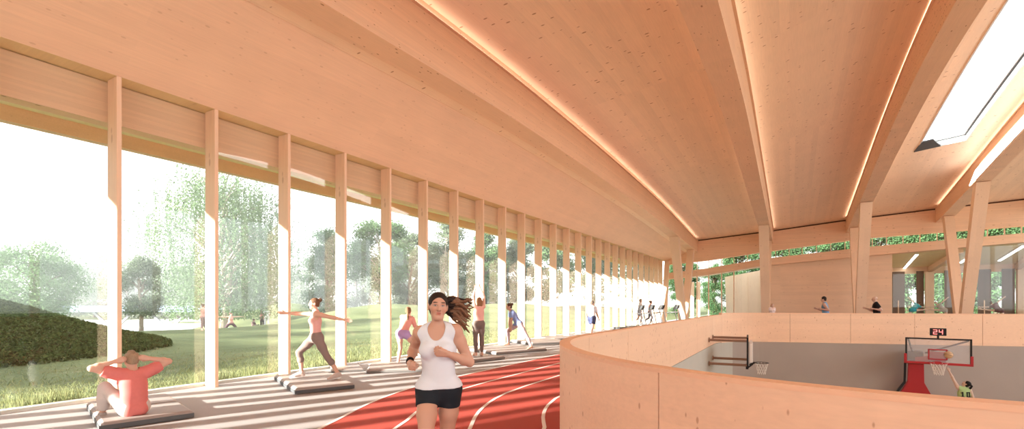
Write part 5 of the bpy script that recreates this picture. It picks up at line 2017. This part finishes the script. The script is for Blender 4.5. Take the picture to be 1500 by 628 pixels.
    warrior = dict(torso=(0, 0.0, 1), head_up=(0, 0, 1), head_yaw=-1.0, la=((-1, 0, 0.05), (-1, 0, 0.02)), ra=((1, 0, 0.05), (1, 0, 0.0)), lthumb=(0, 1, 0), rthumb=(0, 1, 0), lcurl=0.1, rcurl=0.1,
                   ll=((-0.62, 0.1, -0.75), (-0.35, 0, -0.93), (-0.8, 0.5, 0)), rl=((0.62, 0.1, -0.75), (0.35, 0, -0.93), (0.8, 0.5, 0)))
    xy = on_ray(338, 33)
    person('woman on the lawn terrace in a wide stance with arms spread', xy[0], xy[1], zt_, 170, 1.68, warrior, True,
           wear=[('tank', 'tank_top', (0.65, 0.33, 0.28, 1), dict(off=0.014)), ('leggings', 'leggings', (0.10, 0.06, 0.07, 1), dict(off=0.014))],
           hair=('bun', (0.10, 0.06, 0.04, 1)), skin=(0.68, 0.44, 0.34), vox=0.018)
    xy = on_ray(384, 40.5)
    person('person in a coral shirt and black trousers standing on the lawn', xy[0], xy[1], zt_, 150, 1.72, stand, True,
           wear=[('tee', 't_shirt', (0.70, 0.24, 0.20, 1), dict(hem=-0.07, off=0.016)), ('pants', 'trousers', (0.03, 0.03, 0.035, 1), dict(off=0.016))],
           hair=('long', (0.25, 0.16, 0.1, 1)), skin=(0.65, 0.42, 0.33), vox=0.018)
    xy = on_ray(391, 39.5)
    person('person in a white shirt and pale trousers standing on the lawn, facing away', xy[0], xy[1], zt_, -20, 1.82, walk, False,
           wear=[('tee', 't_shirt', (0.80, 0.80, 0.82, 1), dict(hem=-0.08, off=0.017)), ('pants', 'trousers', (0.62, 0.62, 0.66, 1), dict(off=0.016))],
           hair=('short', (0.05, 0.035, 0.03, 1)), skin=(0.5, 0.32, 0.25), vox=0.018)
    xy = on_ray(371, 40)
    sit = dict(torso=(0, -0.15, 1), chest=(0, 0.1, 1), head_up=(0, 0.1, 1), pelvis_z=0.10, la=((-0.2, 0.5, -0.8), (0.2, 0.8, -0.1)), ra=((0.2, 0.5, -0.8), (-0.2, 0.8, -0.1)),
               ll=((-0.3, 0.8, 0.55), (0.15, 0.35, -0.95), (0, 1, -0.2)), rl=((0.3, 0.8, 0.55), (-0.15, 0.35, -0.95), (0, 1, -0.2)))
    person('person in a grey top sitting on the lawn with knees drawn up', xy[0], xy[1], zt_, 120, 1.70, sit, True,
           wear=[('tee', 'top', (0.35, 0.22, 0.22, 1), dict(hem=-0.06, off=0.015)), ('leggings', 'leggings', (0.08, 0.06, 0.06, 1), dict(off=0.014))],
           hair=('bun', (0.08, 0.05, 0.04, 1)), skin=(0.5, 0.32, 0.25), vox=0.018)
    xy = on_ray(297, 27)
    person('person in a coral top stretching on the lawn beside the second column', xy[0], xy[1], hgt(*xy), 100, 1.65, warrior, True,
           wear=[('tank', 'tank_top', (0.65, 0.33, 0.28, 1), dict(off=0.014)), ('leggings', 'leggings', (0.12, 0.08, 0.09, 1), dict(off=0.014))],
           hair=('bun', (0.10, 0.06, 0.04, 1)), skin=(0.68, 0.44, 0.34), vox=0.018)

    # ---------------------------------------------------------------- basketball court
    # freestanding hoop with the shot clock
    RED = plain('red_paint', (0.46, 0.035, 0.045, 1), 0.45)
    BOARD = plain('board_acrylic', (0.70, 0.74, 0.80, 1), 0.25)
    _n, _l = BOARD.node_tree.nodes, BOARD.node_tree.links
    _t, _x = _n.new('ShaderNodeBsdfTransparent'), _n.new('ShaderNodeMixShader')
    _x.inputs[0].default_value = 0.26
    _l.new(_t.outputs[0], _x.inputs[1]); _l.new(_n['Principled BSDF'].outputs[0], _x.inputs[2]); _l.new(_x.outputs[0], _n['Material Output'].inputs[0])
    NET = plain('white_cord', (0.80, 0.79, 0.76, 1), 0.8)
    hx, hy = on_ray(1373.5, 16.9)
    dirc = math.atan2(hx, hy) * -1
    hp = empty('basketball_hoop', (hx, hy, -3.7), dirc * 0.6)
    tag(hp, 'red freestanding basketball hoop with a clear backboard on the sunken court', 'basketball hoop')
    ZB = 3.7 - 0.52
    w2, h0, h1 = 0.86, ZB - 0.0, ZB + 0.86
    f = MB()
    for a, b in (((-w2, h0), (w2, h0)), ((-w2, h1), (w2, h1)), ((-w2, h0), (-w2, h1)), ((w2, h0), (w2, h1))):
        f.box(min(a[0], b[0]) - 0.025, -0.03, min(a[1], b[1]) - 0.025, max(a[0], b[0]) + 0.025, 0.03, max(a[1], b[1]) + 0.025)
    f.build('board_frame', M['black'], hp)
    f = MB()
    f.box(-w2 - 0.06, -0.04, h0 - 0.05, w2 + 0.06, 0.04, h0 + 0.03, 0.01)
    f.box(-w2 - 0.06, -0.04, h0 - 0.05, -w2 + 0.02, 0.04, h0 + 0.30, 0.01)
    f.box(w2 - 0.02, -0.04, h0 - 0.05, w2 + 0.06, 0.04, h0 + 0.30, 0.01)
    f.build('board_padding', RED, hp)
    MB().box(-w2 + 0.02, -0.012, h0 + 0.02, w2 - 0.02, 0.012, h1 - 0.02).build('backboard', BOARD, hp)
    f = MB()
    for a, b, c, d in ((-0.26, h0 + 0.12, 0.26, h0 + 0.16), (-0.26, h0 + 0.46, 0.26, h0 + 0.50), (-0.26, h0 + 0.12, -0.22, h0 + 0.50), (0.22, h0 + 0.12, 0.26, h0 + 0.50)):
        f.box(a, -0.02, b, c, -0.0125, d)
    f.build('target_square', RED, hp)
    f = MB()
    f.tube([(0.23 * math.cos(t), -0.36 + 0.23 * math.sin(t), h0 + 0.04) for t in np.linspace(0, 2 * math.pi, 25)], 0.014, 6)
    f.box(-0.09, -0.15, h0 + 0.0, 0.09, -0.02, h0 + 0.07)
    f.build('rim', RED, hp)

    def net(parent, c, r0=0.225, L=0.40, nn=12):
        f = MB()
        for k in range(nn):
            for s_ in (-1, 1):
                pts = []
                for j in range(5):
                    u = j / 4
                    a_ = 2 * math.pi * (k + s_ * j * 0.5) / nn
                    rr = r0 * (1 - 0.45 * u ** 0.7)
                    pts.append((c[0] + rr * math.cos(a_), c[1] + rr * math.sin(a_), c[2] - L * u))
                f.tube(pts, 0.008, 4)
        return f.build('net', NET, parent)
    net(hp, (0, -0.36, h0 + 0.03))
    # arm, post and base behind the board
    f = MB()
    f.bar((-0.55, 1.35, h0 - 0.05), (0.0, 0.12, h0 + 0.16), 0.17, 0.20)
    f.box(-0.22, 0.04, h0 + 0.05, 0.22, 0.12, h0 + 0.40)
    f.build('arm', RED, hp)
    f = MB().box(-0.82, 1.15, h0 - 0.18, -0.30, 1.60, h0 + 0.30, 0.03)
    f.build('counterweight', M['darkgrey'], hp)
    f = MB()
    f.bar((-0.62, 1.3, h0 + 0.25), (-0.80, 0.03, h1 - 0.02), 0.05, 0.05)
    f.bar((-0.25, 1.2, h0 + 0.25), (0.80, 0.03, h1 - 0.04), 0.05, 0.05)
    f.build('brace', M['darkgrey'], hp)
    f = MB()
    f.loft([[(x0, y_, zz), (x1, y_, zz), (x1, y_ + 0.4, zz), (x0, y_ + 0.4, zz)] for x0, x1, y_, zz in ((-1.05, -0.02, 1.2, 0.0), (-1.05, -0.02, 1.2, 0.55), (-1.0, -0.05, 1.2, 1.80), (-0.76, -0.28, 1.2, 2.30), (-0.74, -0.29, 1.2, h0 - 0.12))])
    f.build('post', RED, hp)
    f = MB()
    f.bar((-0.84, 1.15, h0 - 0.15), (-0.86, 1.15, 2.25), 0.07, 0.07)
    f.bar((-0.86, 1.15, 2.28), (-1.14, 1.1, 1.80), 0.07, 0.07)
    f.build('lift_strut', M['black'], hp)
    f = MB().box(-1.3, 0.9, 0.0, 0.6, 2.1, 0.35, 0.05)
    f.build('base', RED, hp)
    # shot clock
    f = MB()
    f.box(-0.21, -0.06, h1 + 0.12, 0.23, 0.06, h1 + 0.38, 0.01)
    f.box(-0.02, -0.02, h1 + 0.0, 0.04, 0.02, h1 + 0.13)
    clk = f.build('shot_clock', M['black'], hp)
    seg = {'2': 'abged', '4': 'fgbc'}
    f = MB()
    for ch, ox in (('2', -0.125), ('4', 0.025)):
        w_, hh, th, z0 = 0.11, 0.17, 0.024, h1 + 0.165
        S2 = {'a': (0, hh - th, w_, hh), 'g': (0, hh / 2 - th / 2, w_, hh / 2 + th / 2), 'd': (0, 0, w_, th), 'f': (0, hh / 2, th, hh), 'b': (w_ - th, hh / 2, w_, hh), 'e': (0, 0, th, hh / 2), 'c': (w_ - th, 0, w_, hh / 2)}
        for k in seg[ch]:
            a, b, c, d = S2[k]
            f.box(ox + a, -0.066, z0 + b, ox + c, -0.061, z0 + d)
    f.build('digits', emit('red_digits', (1.0, 0.03, 0.04, 1), 1.2), clk)

    # wall-mounted hoop seen edge-on, on pipe arms from the parapet wall
    wx, wy = on_ray(1096.5, 17.4)
    wh = empty('wall_hoop', (wx, wy, 0), -math.atan2(wx, wy))
    tag(wh, 'basketball hoop on four pipe arms from the side wall, seen edge-on', 'basketball hoop')
    zl, zh = -0.66, 0.40
    # local axes: y along the sight line, x towards the picture's right
    f = MB()
    f.box(-0.06, -0.92, zl, 0.0, -0.86, zh); f.box(-0.06, 0.86, zl, 0.0, 0.92, zh)
    f.box(-0.06, -0.92, zl, 0.0, 0.92, zl + 0.06); f.box(-0.06, -0.92, zh - 0.06, 0.0, 0.92, zh)
    f.build('board_frame', M['black'], wh)
    MB().box(0.03, -0.88, zl + 0.20, 0.13, 0.88, zh - 0.20, 0.01).build('backboard', M['white'], wh)
    f = MB()
    for a, b, c, d in ((-0.29, -0.42, 0.29, -0.38), (-0.29, -0.04, 0.29, 0.0), (-0.29, -0.42, -0.25, 0.0), (0.25, -0.42, 0.29, 0.0)):
        f.box(0.131, a, b, 0.136, c, d)
    f.build('target_square', M['darkgrey'], wh)
    f = MB()
    f.tube([(0.42 + 0.23 * math.cos(t), 0.23 * math.sin(t), zl + 0.12) for t in np.linspace(0, 2 * math.pi, 25)], 0.014, 6)
    f.bar((0.03, 0, zl + 0.02), (0.2, 0, zl + 0.12), 0.10, 0.06)
    f.bar((-0.02, 0, zl - 0.08), (0.14, 0, zl + 0.06), 0.08, 0.05)
    f.box(-0.09, -0.2, zl - 0.12, 0.0, 0.2, zl + 0.04)
    f.build('rim', M['black'], wh)
    net(wh, (0.42, 0, zl + 0.11))
    PIPE = plain('brown_pipe', (0.28, 0.17, 0.12, 1), 0.5)
    rz = -math.atan2(wx, wy)
    for yy, zz in ((-0.5, zh - 0.14), (0.5, zh - 0.10), (-0.5, zl + 0.06), (0.5, zl + 0.16)):
        f = MB()
        # runs until it meets the wall plane
        cx = wx - yy * math.sin(rz)
        Lw = (cx - (-2.59)) / math.cos(rz)
        f.tube([(-0.05, yy, zz), (-Lw, yy, zz)], 0.045, 10)
        f.tube([(-Lw + 0.001, yy, zz), (-Lw + 0.03, yy, zz)], 0.09, 12)
        f.build('pipe_arm', PIPE, wh)

    # player leaping for a shot, and the ball in the air
    Zp = 16.6
    px_, py_ = on_ray(1412, Zp)
    leap = dict(torso=(0.05, 0.05, 1), chest=(-0.04, 0.0, 1), head_up=(0.15, -0.1, 1), gaze=(-0.55, 0.25, 0.55), shrug={'l': 0.06},
                la=((-0.40, 0.15, 1), (-0.36, 0.15, 1)), ra=((0.35, 0.3, -0.7), (-0.1, 0.8, 0.2)), lthumb=(1, 0, 0), lcurl=0.1, lspread=0.25,
                ll=((-0.05, 0.15, -1), (0, -0.35, -1), (0, 0.6, -0.8)), rl=((0.1, 0.3, -0.95), (0, -0.6, -0.8), (0, 0.5, -0.9)))
    pr_, PJ, psh = person('player in a lime green numbered jersey leaping beside the red hoop', px_, py_, -3.7, -20, 1.88, leap, True, lift=0.72,
           wear=[('tank', 'jersey', (0.42, 0.62, 0.30, 1), dict(hem=-0.09, off=0.016, loose=1)), ('shorts', 'shorts', (0.40, 0.60, 0.28, 1), dict(len=0.28, off=0.018, flare=0.03)), ('shoes', 'trainer', (0.7, 0.7, 0.7, 1))],
           hair=('tail', (0.015, 0.013, 0.013, 1)), skin=(0.66, 0.50, 0.42), vox=0.012)
    jersey = [c for c in pr_.children if c.name.startswith('jersey')][0]
    f = MB()
    for ch, ox in (('1', -0.075), ('0', 0.075)):
        w_, hh, th = 0.10, 0.18, 0.032
        bars = [(-th / 2, 0, th / 2, hh), (-w_ / 2, 0, w_ / 2, th * 0.7), (-w_ / 2, hh * 0.75, 0, hh * 0.9)] if ch == '1' else [(-w_ / 2, 0, -w_ / 2 + th, hh), (w_ / 2 - th, 0, w_ / 2, hh), (-w_ / 2, 0, w_ / 2, th), (-w_ / 2, hh - th, w_ / 2, hh)]
        for a, b, c, d in bars:
            P_ = [PJ['C'] + PJ['r'] * (ox + x_) + PJ['ct'] * (y_ - 0.10) - PJ['f'] * (q_ + 0.118 - 0.5 * (ox + x_) ** 2) + psh for q_ in (0.0, 0.018) for x_, y_ in ((a, b), (c, b), (c, d), (a, d))]
            f.add(P_, [(3, 2, 1, 0), (4, 5, 6, 7), (0, 1, 5, 4), (1, 2, 6, 5), (2, 3, 7, 6), (3, 0, 4, 7)])
    f.build('number', M['black'], jersey)
    bx_, by_ = on_ray(1389.5, 16.2)
    bl = empty('basketball', (bx_, by_, EYE + (444 - 519.5) * 16.2 / 700))
    tag(bl, 'basketball with pale panels in the air before the red hoop backboard', 'ball')
    MB().sphere((0, 0, 0), 0.12, 24, 16).build('ball_skin', plain('ball_leather', (0.62, 0.42, 0.25, 1), 0.6), bl, True)
    f = MB()
    for k in range(3):
        pts = []
        for t in np.linspace(0, 2 * math.pi, 33):
            v = Vector((0.1205 * math.cos(t), 0.1205 * math.sin(t), 0))
            v.rotate(Matrix.Rotation(k * math.pi / 3 + 0.4, 3, 'X') if k else Matrix.Rotation(0.3, 3, 'Y'))
            pts.append(v)
        f.tube(pts, 0.004, 5)
    f.build('seams', M['black'], bl)
# ------------------------------------------------------------------ morning haze over the lawn
m = bpy.data.materials.new('haze')
m.use_nodes = True
n_ = m.node_tree.nodes
n_.remove(n_['Principled BSDF'])
v_ = n_.new('ShaderNodeVolumeScatter')
v_.inputs['Color'].default_value = (0.97, 0.985, 1.0, 1)
v_.inputs['Density'].default_value = 0.003
v_.inputs['Anisotropy'].default_value = 0.2
m.node_tree.links.new(v_.outputs[0], n_['Material Output'].inputs['Volume'])
o = MB().box(-185, 8, -0.6, -14, 220, 24).build('haze', m)
tag(o, 'pale haze hanging over the lawn and the distant trees', 'haze', kind='stuff')
